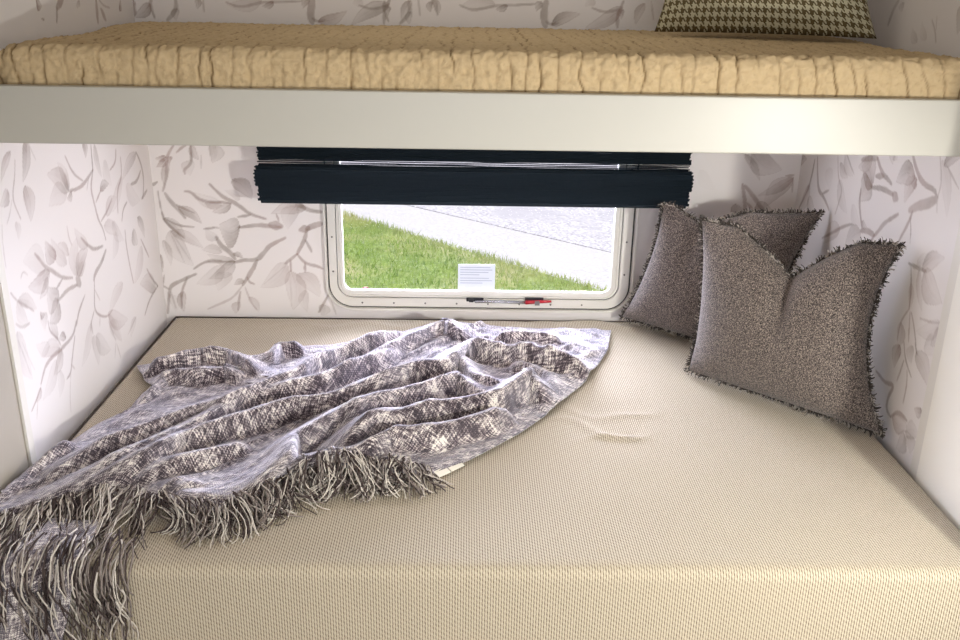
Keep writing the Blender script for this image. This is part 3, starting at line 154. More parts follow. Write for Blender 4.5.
RIDGES = [[0.035,[-0.854,2.234,-0.787,2.256,-0.713,2.321,-0.629,2.331,-0.565,2.262,-0.522,2.21]],[0.03,[-0.8,2.043,-0.779,2.176,-0.683,2.191,-0.609,2.226,-0.567,2.188]],[0.03,[-0.536,2.275,-0.523,2.383,-0.443,2.4]],[0.045,[-0.185,2.52,-0.238,2.453,-0.356,2.3,-0.416,2.196,-0.436,2.138,-0.511,2.063,-0.564,1.994,-0.635,1.943,-0.719,1.85,-0.784,1.792,-0.867,1.685]],[0.04,[-0.188,2.397,-0.225,2.315,-0.291,2.231,-0.373,2.12,-0.455,2.076,-0.531,2.022,-0.605,1.907,-0.666,1.817,-0.751,1.7,-0.828,1.595]],[0.045,[-0.163,2.189,-0.208,2.125,-0.285,2.051,-0.328,2.016,-0.411,1.997,-0.461,1.963,-0.551,1.883,-0.63,1.809,-0.728,1.642,-0.801,1.532]],[0.045,[-0.142,2.072,-0.199,2.019,-0.291,1.935,-0.346,1.857,-0.388,1.799,-0.384,1.706,-0.417,1.593,-0.465,1.544]],[0.032,[-0.276,2.277,-0.189,2.402,-0.104,2.54,-0.052,2.575,-0.016,2.526,0.019,2.486]],[0.05,[-0.296,2.028,-0.251,2.058,-0.15,2.191,-0.06,2.22,-0.006,2.348,0.044,2.386,0.084,2.35,0.203,2.317,0.361,2.272]],[0.035,[0.002,2.312,0.041,2.172,0.099,2.136]],[0.045,[-0.299,1.878,-0.242,1.968,-0.13,2.072,-0.013,2.167,0.055,2.095]],[0.055,[-0.286,1.787,-0.231,1.87,-0.102,1.95,0.061,2.02,0.161,2.162,0.206,2.119,0.215,2.07]],[0.045,[-0.253,1.691,-0.218,1.752,-0.179,1.817,-0.064,1.863,0.059,1.942,0.113,1.992]],[0.02,[0.077,2.479,0.184,2.531,0.282,2.501]],[0.025,[0.126,2.277,0.169,2.278,0.229,2.219,0.244,2.125]],[0.03,[-0.851,1.819,-0.907,1.724,-0.945,1.591]],[0.03,[-0.683,1.661,-0.631,1.711,-0.543,1.77,-0.47,1.831]],[0.03,[-0.793,1.549,-0.754,1.601,-0.68,1.653]],[0.025,[-0.853,1.477,-0.79,1.539,-0.709,1.584,-0.605,1.623,-0.538,1.672]],[0.04,[-0.653,1.538,-0.622,1.572,-0.582,1.587,-0.536,1.562,-0.512,1.512]],[0.045,[-0.355,1.632,-0.338,1.706,-0.28,1.738,-0.225,1.717,-0.228,1.654]]]
SKY, SUN, KEY, KEYP, FILL, ENDF, WIN, WINL, ALC, EXPO = 1.3, 3.0, 114.0, 0.0, 12.0, 38.0, 20.0, 225.0, 8.0, 0.04
UPB = 1.6
KEYC, FILLC, ENDC, WINC, ALCC = (1, .985, .92), (.95, .97, 1), (.91, .94, 1), (.80, .81, 1), (.88, .89, 1)
# ------------------------------------------------------------------ materials
def mk_paper():
    m, nt, b = mat('wallpaper')
    at = node(nt, 'ShaderNodeAttribute', attribute_name='ink')
    tc = node(nt, 'ShaderNodeTexCoord')
    n1 = node(nt, 'ShaderNodeTexNoise', Scale=7.0, Detail=3.0); nt.links.new(tc.outputs['Object'], n1.inputs['Vector'])
    n2 = node(nt, 'ShaderNodeTexNoise', Scale=38.0, Detail=3.0); nt.links.new(tc.outputs['Object'], n2.inputs['Vector'])
    inkc = mixc(nt, ramp(nt, n1.outputs['Fac'], [(.4, (0, 0, 0, 1)), (.6, (1, 1, 1, 1))]), lin(132, 118, 108), lin(156, 133, 126))
    k = math_n(nt, 'MULTIPLY', at.outputs['Fac'], math_n(nt, 'ADD', math_n(nt, 'MULTIPLY', n2.outputs['Fac'], .7), .65), clamp=True)
    c = mixc(nt, k, lin(229, 224, 222), inkc)
    nt.links.new(c, b.inputs['Base Color'])
    b.inputs['Roughness'].default_value = .55; b.inputs['Specular IOR Level'].default_value = .25
    return m
PAPER = mk_paper()
WHITE = plain('cream_painted_board', (182, 179, 170), .38, spec=.4)
CREAM = plain('cream_panel', (236, 232, 222), .45)
GREYP = plain('greige_painted_panel', (168, 160, 147), .5)
TRIMM = plain('white_trim', (222, 218, 210), .4)
CEIL = plain('off_white_ceiling', (226, 222, 214), .7)
FLOORM = plain('grey_vinyl_floor', (150, 138, 124), .5)
FRAMEM = plain('white_plastic_frame', (218, 215, 208), .35)
DARKM = plain('dark_rubber', (60, 60, 60), .6)
SCREWM = plain('screw_steel', (120, 118, 114), .3, metal=.8)
BLACKM = plain('black_plastic', (22, 24, 28), .4)
STEELM = plain('brushed_steel', (190, 192, 198), .25, metal=.9)
REDM = plain('red_plastic', (170, 26, 40), .35)
NAVY = plain('navy_woven_reed', (13, 25, 33), .7, spec=.25, bump=.3, bscale=300)
WOODM = plain('plywood', (190, 165, 130), .6)

def mk_glass():
    m = bpy.data.materials.new('window_acrylic'); m.use_nodes = True; nt = m.node_tree
    nt.nodes.clear()
    o = node(nt, 'ShaderNodeOutputMaterial'); t = node(nt, 'ShaderNodeBsdfTransparent'); t.inputs[0].default_value = (.97, .98, .98, 1)
    g = node(nt, 'ShaderNodeBsdfGlossy', Roughness=.02); fr = node(nt, 'ShaderNodeFresnel', IOR=1.45); mx = node(nt, 'ShaderNodeMixShader')
    nt.links.new(fr.outputs[0], mx.inputs[0]); nt.links.new(t.outputs[0], mx.inputs[1]); nt.links.new(g.outputs[0], mx.inputs[2])
    nt.links.new(mx.outputs[0], o.inputs[0]); return m
GLASS = mk_glass()

def uvxy(nt):
    u = node(nt, 'ShaderNodeUVMap', uv_map='UVMap'); s = node(nt, 'ShaderNodeSeparateXYZ')
    nt.links.new(u.outputs[0], s.inputs[0]); return u.outputs[0], s.outputs[0], s.outputs[1]

def mk_waffle():
    m, nt, b = mat('cream_basketweave_cotton')
    uv, u, v = uvxy(nt)
    # woven ribs: pitch 7 mm across, dashes 9 mm long, shifted a third per rib
    px, py = .0050, .0105
    col = math_n(nt, 'FLOOR', math_n(nt, 'DIVIDE', u, px))
    su = math_n(nt, 'ABSOLUTE', math_n(nt, 'SINE', math_n(nt, 'MULTIPLY', u, PI/px)))
    vv = math_n(nt, 'ADD', math_n(nt, 'DIVIDE', v, py), math_n(nt, 'MULTIPLY', col, .3334))
    sv = math_n(nt, 'ABSOLUTE', math_n(nt, 'SINE', math_n(nt, 'MULTIPLY', vv, PI)))
    nv = node(nt, 'ShaderNodeTexNoise', Scale=160.0, Detail=2.0); nt.links.new(uv, nv.inputs['Vector'])
    gap = math_n(nt, 'MULTIPLY', math_n(nt, 'SUBTRACT', 1.0, math_n(nt, 'POWER', su, .75)), math_n(nt, 'POWER', sv, .8))
    gap = math_n(nt, 'MULTIPLY', gap, math_n(nt, 'ADD', math_n(nt, 'MULTIPLY', nv.outputs['Fac'], 2.2), .35), clamp=True)
    h = math_n(nt, 'SUBTRACT', 1.0, gap)
    nz = node(nt, 'ShaderNodeTexNoise', Scale=3.0, Detail=4.0); nt.links.new(uv, nz.inputs['Vector'])
    c1 = mixc(nt, h, lin(78, 62, 42), lin(194, 183, 163))
    c2 = mixc(nt, math_n(nt, 'MULTIPLY', nz.outputs['Fac'], .25), c1, lin(176, 162, 138))
    nt.links.new(c2, b.inputs['Base Color'])
    bp = node(nt, 'ShaderNodeBump', Strength=.5, Distance=.0018); nt.links.new(h, bp.inputs['Height']); nt.links.new(bp.outputs[0], b.inputs['Normal'])
    b.inputs['Roughness'].default_value = .9; b.inputs['Specular IOR Level'].default_value = .1
    b.inputs['Sheen Weight'].default_value = .15
    return m
WAFFLE = mk_waffle()

def mk_quilt():
    m, nt, b = mat('tan_crinkle_quilt')
    uv, u, v = uvxy(nt)
    n1 = node(nt, 'ShaderNodeTexNoise', Scale=85.0, Detail=5.0); nt.links.new(uv, n1.inputs['Vector'])
    n2 = node(nt, 'ShaderNodeTexNoise', Scale=500.0, Detail=2.0); nt.links.new(uv, n2.inputs['Vector'])
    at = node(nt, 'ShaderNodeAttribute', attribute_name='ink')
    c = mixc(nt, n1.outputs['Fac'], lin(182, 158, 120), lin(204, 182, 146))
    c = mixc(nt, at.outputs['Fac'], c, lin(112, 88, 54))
    nt.links.new(c, b.inputs['Base Color'])
    bp = node(nt, 'ShaderNodeBump', Strength=.7, Distance=.004); nt.links.new(n1.outputs['Fac'], bp.inputs['Height'])
    b2 = node(nt, 'ShaderNodeBump', Strength=.2, Distance=.001); nt.links.new(n2.outputs['Fac'], b2.inputs['Height']); nt.links.new(bp.outputs[0], b2.inputs['Normal'])
    nt.links.new(b2.outputs[0], b.inputs['Normal']); b.inputs['Roughness'].default_value = .9; b.inputs['Specular IOR Level'].default_value = .1
    return m
QUILT = mk_quilt()

def mk_tweed(name, dark, light, mid):
    m, nt, b = mat(name)
    tc = node(nt, 'ShaderNodeTexCoord')
    n1 = node(nt, 'ShaderNodeTexNoise', Scale=420.0, Detail=2.0); nt.links.new(tc.outputs['Object'], n1.inputs['Vector'])
    n2 = node(nt, 'ShaderNodeTexVoronoi', Scale=420.0); nt.links.new(tc.outputs['Object'], n2.inputs['Vector'])
    c = ramp(nt, n1.outputs['Fac'], [(.34, dark), (.5, mid), (.64, light)])
    c = mixc(nt, math_n(nt, 'MULTIPLY', n2.outputs['Distance'], .55), c, dark)
    nt.links.new(c, b.inputs['Base Color'])
    bp = node(nt, 'ShaderNodeBump', Strength=.7, Distance=.002); nt.links.new(n1.outputs['Fac'], bp.inputs['Height']); nt.links.new(bp.outputs[0], b.inputs['Normal'])
    b.inputs['Roughness'].default_value = .95; b.inputs['Specular IOR Level'].default_value = .08; b.inputs['Sheen Weight'].default_value = .2
    return m
TWEED = mk_tweed('charcoal_boucle', lin(44, 39, 39), lin(170, 156, 144), lin(102, 93, 89))
FRAY = plain('charcoal_fray', (74, 69, 65), .95, spec=.05)
FRAYL = plain('pale_fray', (165, 157, 148), .95, spec=.05)

def mk_hound():
    m, nt, b = mat('olive_houndstooth')
    uv, u, v = uvxy(nt)
    th = .0025
    X = math_n(nt, 'FLOOR', math_n(nt, 'DIVIDE', u, th)); Y = math_n(nt, 'FLOOR', math_n(nt, 'DIVIDE', v, th))
    fm = lambda a, n: math_n(nt, 'FLOORED_MODULO', a, n)
    warp = math_n(nt, 'LESS_THAN', fm(X, 8.0), 3.5); weft = math_n(nt, 'LESS_THAN', fm(Y, 8.0), 3.5)
    tw = math_n(nt, 'LESS_THAN', fm(math_n(nt, 'ADD', X, Y), 4.0), 1.5)
    k = math_n(nt, 'ADD', math_n(nt, 'MULTIPLY', tw, warp), math_n(nt, 'MULTIPLY', math_n(nt, 'SUBTRACT', 1.0, tw), weft))
    nz = node(nt, 'ShaderNodeTexNoise', Scale=400.0, Detail=2.0); nt.links.new(uv, nz.inputs['Vector'])
    c = mixc(nt, k, lin(190, 184, 156), lin(88, 76, 52))
    c = mixc(nt, math_n(nt, 'MULTIPLY', nz.outputs['Fac'], .3), c, lin(110, 98, 70))
    nt.links.new(c, b.inputs['Base Color']); b.inputs['Roughness'].default_value = .92; b.inputs['Specular IOR Level'].default_value = .1
    bp = node(nt, 'ShaderNodeBump', Strength=.3, Distance=.001); nt.links.new(nz.outputs['Fac'], bp.inputs['Height']); nt.links.new(bp.outputs[0], b.inputs['Normal'])
    return m
HOUND = mk_hound()

def mk_throw():
    m, nt, b = mat('plum_grey_slub_weave')
    uv, u, v = uvxy(nt)
    def streak(su, sv, sc, det=3.0):
        mp = node(nt, 'ShaderNodeMapping'); mp.inputs['Scale'].default_value = (su, sv, 1); nt.links.new(uv, mp.inputs['Vector'])
        n = node(nt, 'ShaderNodeTexNoise', Scale=sc, Detail=det); nt.links.new(mp.outputs[0], n.inputs['Vector']); return n.outputs['Fac']
    warp = streak(1.0, .16, 300.0); weft = streak(.16, 1.0, 300.0)
    bandu = streak(1.0, .45, 30.0, 3.0); bandv = streak(.45, 1.0, 34.0, 3.0)
    th = .0050
    cx = math_n(nt, 'SINE', math_n(nt, 'MULTIPLY', u, 2*PI/th)); cy = math_n(nt, 'SINE', math_n(nt, 'MULTIPLY', v, 2*PI/th))
    chk = math_n(nt, 'MULTIPLY', cx, cy)
    a = math_n(nt, 'ADD', math_n(nt, 'MULTIPLY', warp, .9), math_n(nt, 'MULTIPLY', weft, .9))
    a = math_n(nt, 'ADD', a, math_n(nt, 'MULTIPLY', math_n(nt, 'ADD', bandu, bandv), .52))
    a = math_n(nt, 'ADD', a, math_n(nt, 'MULTIPLY', chk, .09))
    a = math_n(nt, 'SUBTRACT', a, .93)
    c = ramp(nt, a, [(.33, lin(44, 35, 40)), (.47, lin(98, 85, 88)), (.57, lin(170, 160, 159)), (.70, lin(238, 231, 222))])
    nt.links.new(c, b.inputs['Base Color'])
    bp = node(nt, 'ShaderNodeBump', Strength=.6, Distance=.002)
    nt.links.new(math_n(nt, 'ADD', math_n(nt, 'ADD', warp, weft), math_n(nt, 'MULTIPLY', chk, .3)), bp.inputs['Height']); nt.links.new(bp.outputs[0], b.inputs['Normal'])
    b.inputs['Roughness'].default_value = .95; b.inputs['Specular IOR Level'].default_value = .08; b.inputs['Sheen Weight'].default_value = .9; b.inputs['Sheen Roughness'].default_value = .55; b.inputs['Sheen Tint'].default_value = (.90, .88, 1, 1)
    return m
THROW = mk_throw()
FR_L = plain('cream_fringe_yarn', (206, 198, 188), .95, spec=.05, bump=.5, bscale=900)
FR_D = plain('dark_fringe_yarn', (78, 68, 66), .95, spec=.05, bump=.5, bscale=900)
FR_M = plain('grey_fringe_yarn', (142, 132, 126), .95, spec=.05, bump=.5, bscale=900)

def mk_ground(name, c1, c2, sc, c3=None, rough=.9):
    m, nt, b = mat(name); tc = node(nt, 'ShaderNodeTexCoord')
    n1 = node(nt, 'ShaderNodeTexNoise', Scale=sc, Detail=5.0); nt.links.new(tc.outputs['Object'], n1.inputs['Vector'])
    n2 = node(nt, 'ShaderNodeTexNoise', Scale=sc/22, Detail=3.0); nt.links.new(tc.outputs['Object'], n2.inputs['Vector'])
    c = ramp(nt, n1.outputs['Fac'], [(.35, lin(*c1)), (.65, lin(*c2))])
    if c3: c = mixc(nt, ramp(nt, n2.outputs['Fac'], [(.45, (0, 0, 0, 1)), (.65, (1, 1, 1, 1))]), c, lin(*c3))
    nt.links.new(c, b.inputs['Base Color']); b.inputs['Roughness'].default_value = rough; b.inputs['Specular IOR Level'].default_value = .1
    return m
LAWN = mk_ground('lawn_turf', (112, 134, 62), (152, 168, 96), 30, (172, 168, 118))
BLADE = mk_ground('grass_blade', (112, 142, 60), (158, 176, 92), 9, (190, 184, 128))
PAVE = mk_ground('pale_concrete', (186, 180, 182), (206, 200, 202), 30, (196, 190, 192))
SOIL = mk_ground('dark_soil', (84, 80, 70), (110, 106, 90), 30)
ROAD = mk_ground('speckled_asphalt', (164, 158, 164), (216, 210, 214), 40, (182, 176, 182))

# ------------------------------------------------------------------ papered walls (print held in the walls' own mesh)
def raster(shapes, A, Z):
    """ink amount on a regular grid of wall coordinates A (n) x Z (m)"""
    ink = np.zeros((len(A), len(Z)))
    st = A[1]-A[0]
    for k, w, amt, c in shapes:
        P = np.array(c).reshape(-1, 2)
        if k == 'b':
            for _ in range(2 if len(P) > 2 else 0):
                Q = [P[0]]
                for p, q in zip(P[:-1], P[1:]): Q += [p*.75+q*.25, p*.25+q*.75]
                P = np.array(Q+[P[-1]])
        pad = (w*1.6 if k == 'l' else w)+.008
        lo = P.min(0)-pad; hi = P.max(0)+pad
        i0, i1 = np.searchsorted(A, [lo[0], hi[0]]); j0, j1 = np.searchsorted(Z, [lo[1], hi[1]])
        if i1-i0 < 2 or j1-j0 < 2: continue
        a, z = np.meshgrid(A[i0:i1], Z[j0:j1], indexing='ij')
        wob = .0022*fbm(a*90, z*90, 2, 3)
        if k == 'b':
            d = np.full(a.shape, 9.); wl = np.full(a.shape, w); ns = len(P)-1
            for si, (p, q) in enumerate(zip(P[:-1], P[1:])):
                e = q-p; L = max((e**2).sum(), 1e-9); t = np.clip(((a-p[0])*e[0]+(z-p[1])*e[1])/L, 0, 1)
                dd = np.hypot(a-p[0]-t*e[0], z-p[1]-t*e[1]); kk = dd < d; d = np.where(kk, dd, d); f = (si+t)/ns
                wl = np.where(kk, w*(1.15-.55*np.abs(2*f-1)**1.5+.5*fbm(a*60, z*60, 2, 13)), wl)
            val = amt*.92*sst((wl*1.7+.0010-d-wob)/.0030+.15)
        else:
            p, q = P[0], P[-1]; e = q-p; L = max(np.hypot(*e), 1e-6); e = e/L; n = np.array([-e[1], e[0]])
            t = ((a-p[0])*e[0]+(z-p[1])*e[1])/L
            bend = .30*w*np.sin(np.clip(t, 0, 1)*PI)*(1 if int(p[0]*977) % 2 else -1)
            s = ((a-p[0])*n[0]+(z-p[1])*n[1])-bend*2
            tt = np.clip(t, 0, 1); prof = w*1.45*np.sin(PI*tt**.8)**.8*(1-.25*tt)
            inside = prof-np.abs(s)-wob*1.5
            m = sst(inside/.0028+.3)*((t > -.02) & (t < 1.02))
            edge = np.exp(-(inside/.0022)**2)*.28
            vein = np.exp(-((s)/.0013)**2)*.25*(1-tt)
            side = .5+.5*np.tanh(s/(w*.5)*(1 if int(q[1]*991) % 2 else -1))
            wash = (.95-.75*tt)*(.62+.5*side)
            streaks = .85+.5*fbm(s*420, t*3, 2, 9)
            val = amt*1.65*m*np.clip(wash*streaks+edge*1.7+vein*1.4, .05, 1.25)
        blk = ink[i0:i1, j0:j1]; ink[i0:i1, j0:j1] = 1-(1-blk)*(1-np.clip(val, 0, .95))
    return ink

def paper_wall(name, wall, a0, a1, plane, label, hole=None, thick=.045):
    st = .003; z0, z1 = .44, 1.50
    A = np.linspace(a0, a1, int(round((a1-a0)/st))+1); Z = np.linspace(z0, z1, int(round((z1-z0)/st))+1)
    ink = raster([s[1:] for s in PAPER_PRINT if s[0] == wall], A, Z)
    n, m = len(A), len(Z); a, z = np.meshgrid(A, Z, indexing='ij')
    to3 = (lambda a, z, d=0: np.stack([a, np.full_like(a, plane+d), z], -1)) if wall == 'B' else \
          (lambda a, z, d=0: np.stack([np.full_like(a, plane+(d if wall == 'R' else -d)), a, z], -1))
    V = to3(a, z).reshape(-1, 3); F = grid_faces(n, m)
    if hole:
        ca = (A[:-1]+A[1:])/2; cz = (Z[:-1]+Z[1:])/2; g, h = np.meshgrid(ca, cz, indexing='ij')
        F = F[~((g > hole[0]) & (g < hole[1]) & (h > hole[2]) & (h < hole[3])).ravel()]
    V = list(map(tuple, V)); F = [tuple(f) for f in F]; inks = list(ink.ravel())
    def quad(pts):
        o = len(V)
        for p in pts: V.append(tuple(to3(np.array(p[0], float), np.array(p[1], float), p[2]))); inks.append(0)
        F.append((o, o+1, o+2, o+3))
    H = 2.06
    quad([(a0, 0, 0), (a1, 0, 0), (a1, z0, 0), (a0, z0, 0)]); quad([(a0, z1, 0), (a1, z1, 0), (a1, H, 0), (a0, H, 0)])
    t = thick
    if hole:
        x0, x1, y0, y1 = hole
        for r in ((a0, x0, 0, H), (x1, a1, 0, H), (x0, x1, 0, y0), (x0, x1, y1, H)):
            quad([(r[0], r[2], t), (r[0], r[3], t), (r[1], r[3], t), (r[1], r[2], t)])
        for p, q in (((x0, y0), (x0, y1)), ((x0, y1), (x1, y1)), ((x1, y1), (x1, y0)), ((x1, y0), (x0, y0))):
            quad([(p[0], p[1], 0), (q[0], q[1], 0), (q[0], q[1], t), (p[0], p[1], t)])
    else:
        quad([(a0, 0, t), (a0, H, t), (a1, H, t), (a1, 0, t)])
    for p, q in (((a0, 0), (a0, H)), ((a0, H), (a1, H)), ((a1, H), (a1, 0)), ((a1, 0), (a0, 0))):
        quad([(p[0], p[1], 0), (q[0], q[1], 0), (q[0], q[1], t), (p[0], p[1], t)])
    o = mesh(name, V, F, PAPER)
    at = o.data.attributes.new('ink', 'FLOAT', 'POINT'); at.data.foreach_set('value', np.array(inks, np.float32))
    return tag(o, label, 'wall', kind='structure')

HOLE = (-.385, .470, .575, 1.085)
paper_wall('wall_back', 'B', XL, XR, YB, 'pale wall papered with beige leafy branches around the window', HOLE)
paper_wall('wall_left', 'L', YP, YB, XL, 'pale papered side wall of the bunk alcove with grey leafy branches, left of the bed')
paper_wall('wall_right', 'R', YP, YB, XR, 'papered side wall of the bunk alcove behind the two dark pillows')

def setting(name, boxes, m, label, cat):
    b = MB()
    for q in boxes: b.box(*q)
    return tag(b.build(name, m), label, cat, kind='structure')
bevel(setting('trim_1', [(-1.0, XL+.006, 1.0, YP-.012, 0, 2.06)], GREYP, 'plain greige panel closing the left end of the bunk alcove', 'trim'), .002)
setting('trim_2', [(-1.0, XL+.011, YP-.012, YP+.012, 0, 2.06)], TRIMM, 'narrow white strip between greige panel and left papered wall', 'trim')
bevel(setting('trim_3', [(XR-.008, 1.075, 1.0, YP-.006, 0, 2.06)], CREAM, 'plain cream panel closing the right end of the bunk alcove', 'trim'), .002)
setting('trim_4', [(XR-.004, 1.06, YP-.006, YP+.030, 0, 2.06)], TRIMM, 'narrow white strip between cream panel and right papered wall', 'trim')
setting('floor', [(-1.0, 2.3, -2.3, 2.80, -.05, 0)], FLOORM, 'grey vinyl floor of the cabin', 'floor')
setting('ceiling', [(-1.0, 2.3, -2.3, 2.80, 2.06, 2.12)], CEIL, 'off-white cabin ceiling above the bunks', 'ceiling')
setting('wall_cabin_left', [(-1.05, -1.0, -2.3, 1.80, 0, 2.06)], CEIL, 'plain off-white cabin side wall in front of the bunks', 'wall')
setting('wall_cabin_right', [(2.25, 2.3, -2.3, 1.05, 0, 2.06)], CEIL, 'plain off-white far side wall of the cabin', 'wall')
setting('wall_cabin_partition', [(1.075, 2.25, 1.0, 1.05, 0, 2.06)], CEIL, 'plain off-white partition beside the bunk alcove', 'wall')
setting('wall_front', [(-1.0, 2.25, -2.35, -2.3, 0, 2.06)], CEIL, 'plain off-white end wall facing the bunks', 'wall')

# ------------------------------------------------------------------ window
win = empty('window_1', (.04, YB, .8)); tag(win, 'white rounded trailer window above the lower bed', 'window', kind='structure')
O = (-.431, .531, .521, 1.15); I = (-.3735, .4590, .5885, 1.072)
def rrect(f, n=10):
    x0, x1, z0, z1 = [a+(b-a)*f for a, b in zip(O, I)]; r = .085+(.026-.085)*min(f, 1)
    P = []
    for cx, cz, a in ((x1-r, z1-r, 0), (x0+r, z1-r, 90), (x0+r, z0+r, 180), (x1-r, z0+r, 270)):
        for k in range(n+1):
            t = math.radians(a+90*k/n); P.append((cx+r*math.cos(t), cz+r*math.sin(t)))
    return P
def rings(prof, name, m, parent):
    V = []; F = []
    L = len(rrect(0))
    for f, d in prof: V += [(x, YB-d, z) for x, z in rrect(f)]
    for i in range(len(prof)-1):
        for k in range(L): F.append((i*L+k, i*L+(k+1) % L, (i+1)*L+(k+1) % L, (i+1)*L+k))
    return mesh(name, V, F, m, parent, False)
rings([(0, 0), (0, .012), (.02, .016), (.10, .016), (.13, .013), (.15, .006)], 'outer_trim', FRAMEM, win)
rings([(.15, .006), (.155, .003), (.215, .003), (.22, .006)], 'gasket', DARKM, win)
rings([(.22, .006), (.225, .013), (.25, .0145), (.62, .0145), (.64, .013), (.655, .009)], 'flange', FRAMEM, win)
rings([(.655, .009), (.66, .007), (.675, .007), (.68, .010)], 'seal', DARKM, win)
rings([(.68, .010), (.70, .012), (.78, .012), (.80, .009), (.82, .009), (.84, .012), (.98, .010), (1.0, .006), (1.0, -.003), (.6, -.03), (.3, -.03)], 'sash', FRAMEM, win)
gl = MB(); gl.box(I[0]-.006, I[1]+.006, YB+.008, YB+.012, I[2]-.006, I[3]+.006); gl.build('pane', GLASS, win)
sc = MB(); V = []
for k in range(8): V.append((math.cos(k*PI/4)*.0032, 0, math.sin(k*PI/4)*.0032))
sc.add([(x, -.0, z) for x, y, z in V]+[(x*.8, -.0022, z*.8) for x, y, z in V]+[(0, -.0008, 0)],
       [(k, (k+1) % 8, 8+(k+1) % 8, 8+k) for k in range(8)]+[(8+k, 8+(k+1) % 8, 16) for k in range(8)])
scr0 = sc.build('screw', SCREWM, win)
spots = [(-.318+.0985*k, .5487) for k in range(8)]+[(-.4055, z) for z in (.65, .76, .87, .98)]+[(.499, z) for z in (.65, .755, .87, .98)]
for i, (x, z) in enumerate(spots):
    s = scr0 if i == 0 else scr0.copy()
    if i: COL.objects.link(s)
    s.location = (x, YB-.0145, z)
# sticker on the pane, with faint printed lines
stk = plain('sticker_paper', (222, 228, 240), .6); stl = plain('sticker_print', (172, 180, 200), .6)
b = MB(); b.box(-.019, .097, YB+.0060, YB+.0078, .5900, .672, 0)
for k, (w, z) in enumerate(((.094, .661), (.10, .653), (.088, .645), (.06, .637), (.09, .626), (.10, .618), (.07, .610))):
    b.box(-.012, -.012+w, YB+.0056, YB+.0061, z, z+.0022, 1)
b.build('sticker', [stk, stl], win)
b = MB(); b.box(-.318, -.300, YB+.0062, YB+.0078, .5888, .5925); b.build('red_tag', REDM, win)
# latch bar on the sash
b = MB(); b.box(.008, .062, YB-.020, YB-.0145, .5575, .5705); b.box(.016, .030, YB-.028, YB-.020, .558, .569); lat = bevel(b.build('latch', BLACKM, win), .0015)
b = MB(); b.box(.192, .250, YB-.020, YB-.0145, .5615, .5725); b.build('latch_bracket', BLACKM, lat)
b = MB(); b.tube([(.034, YB-.026, .5600), (.115, YB-.026, .5605), (.200, YB-.026, .5585)], .0045, 8); b.build('latch_rod', STEELM, lat, True)
b = MB(); b.tube([(.193, YB-.026, .5590), (.205, YB-.0265, .5598), (.255, YB-.027, .5630), (.274, YB-.027, .5640)], .0068, 8, taper=.45); h = b.build('latch_handle', REDM, lat, True); h['label'] = 'red latch handle'
b = MB(); b.box(.222, .237, YB-.036, YB-.0325, .553, .567); b.build('latch_clip', SCREWM, lat)

# ------------------------------------------------------------------ woven shade, pulled up
shade = empty('roman_shade', (.026, 2.66, 1.19)); tag(shade, 'navy woven reed window shade pulled up over the top of the window', 'window shade')
SX0, SX1 = -.598, .652
b = MB(); r = random.Random(3)
def reed(y, z, rad, jl, jr, wav, seed):
    n = 26; xs = np.linspace(SX0+jl, SX1+jr, n)
    dz = wav*(vnoise(xs*9+seed*3.1, np.full(n, seed*1.7), 5)-.5)*2
    b.tube([(x, y, z+d) for x, d in zip(xs, dz)], rad, 4)
z = .960; k = 0
while z < 1.175:                                        # the single hanging layer, loosely woven near the fold
    loose = .997 < z < 1.010
    reed(2.655+.002*(k % 2), z, .0016 if loose else .0021, r.uniform(-.004, .004), r.uniform(-.004, .004), .0016 if loose else .0005, k)
    z += .0050 if loose else .0034; k += 1
for lay, (y0, zl, zh) in enumerate(((2.612, .900, .990), (2.628, .902, .996), (2.642, .905, .994))):   # the folds stacked below it
    z = zl
    while z < zh:
        e = r.uniform(-.004, .003)+(.003 if z > .94 else -.004)
        reed(y0+.004*math.sin((z-zl)*55+lay), z, .0021, -e, e*.8, .0006, k); z += .0035; k += 1
b.build('woven_folds', NAVY, shade)
b = MB(); b.box(SX0+.012, SX1-.012, 2.606, 2.655, .8925, .9005); bevel(b.build('hem_bar', NAVY, shade), .002)
b = MB(); b.box(SX0, SX1, 2.648, 2.742, 1.172, 1.205); bevel(b.build('headrail', NAVY, shade), .002)

# ------------------------------------------------------------------ sheets draped over slabs
def axis(a0, a1, r, drop0, drop1, st, stf):
    """samples across a slab from a0 to a1: returns (arc coordinate, position, drop, normal component outward)"""
    S_ = []; 
    q = r*PI/2
    def side(sgn, edge, drop):
        out = []
        if drop <= 0: return [(edge, edge, 0, 0.0)]
        d = np.linspace(drop-r, 0, max(2, int((drop-r)/stf)+1))[:-1] if drop > r else []
        for k in d: out.append((edge+sgn*(q-r+k), edge, r+k, 1.0))
        for t in np.linspace(PI/2, 0, max(4, int(q/stf)+2)): out.append((edge+sgn*(-r+r*t), edge-sgn*r*(1-math.sin(t)), r*(1-math.cos(t)), math.sin(t)))
        return out
    lo = side(-1, a0, drop0); hi = side(1, a1, drop1)[::-1]
    x0, x1 = lo[-1][1], hi[0][1]
    mid = [(x, x, 0, 0.0) for x in np.linspace(x0, x1, max(3, int((x1-x0)/st)+1))[1:-1]]
    A = np.array(lo+mid+hi); n = A[:, 3].copy(); n[:len(lo)] *= -1
    return A[:, 0], A[:, 1], A[:, 2], n

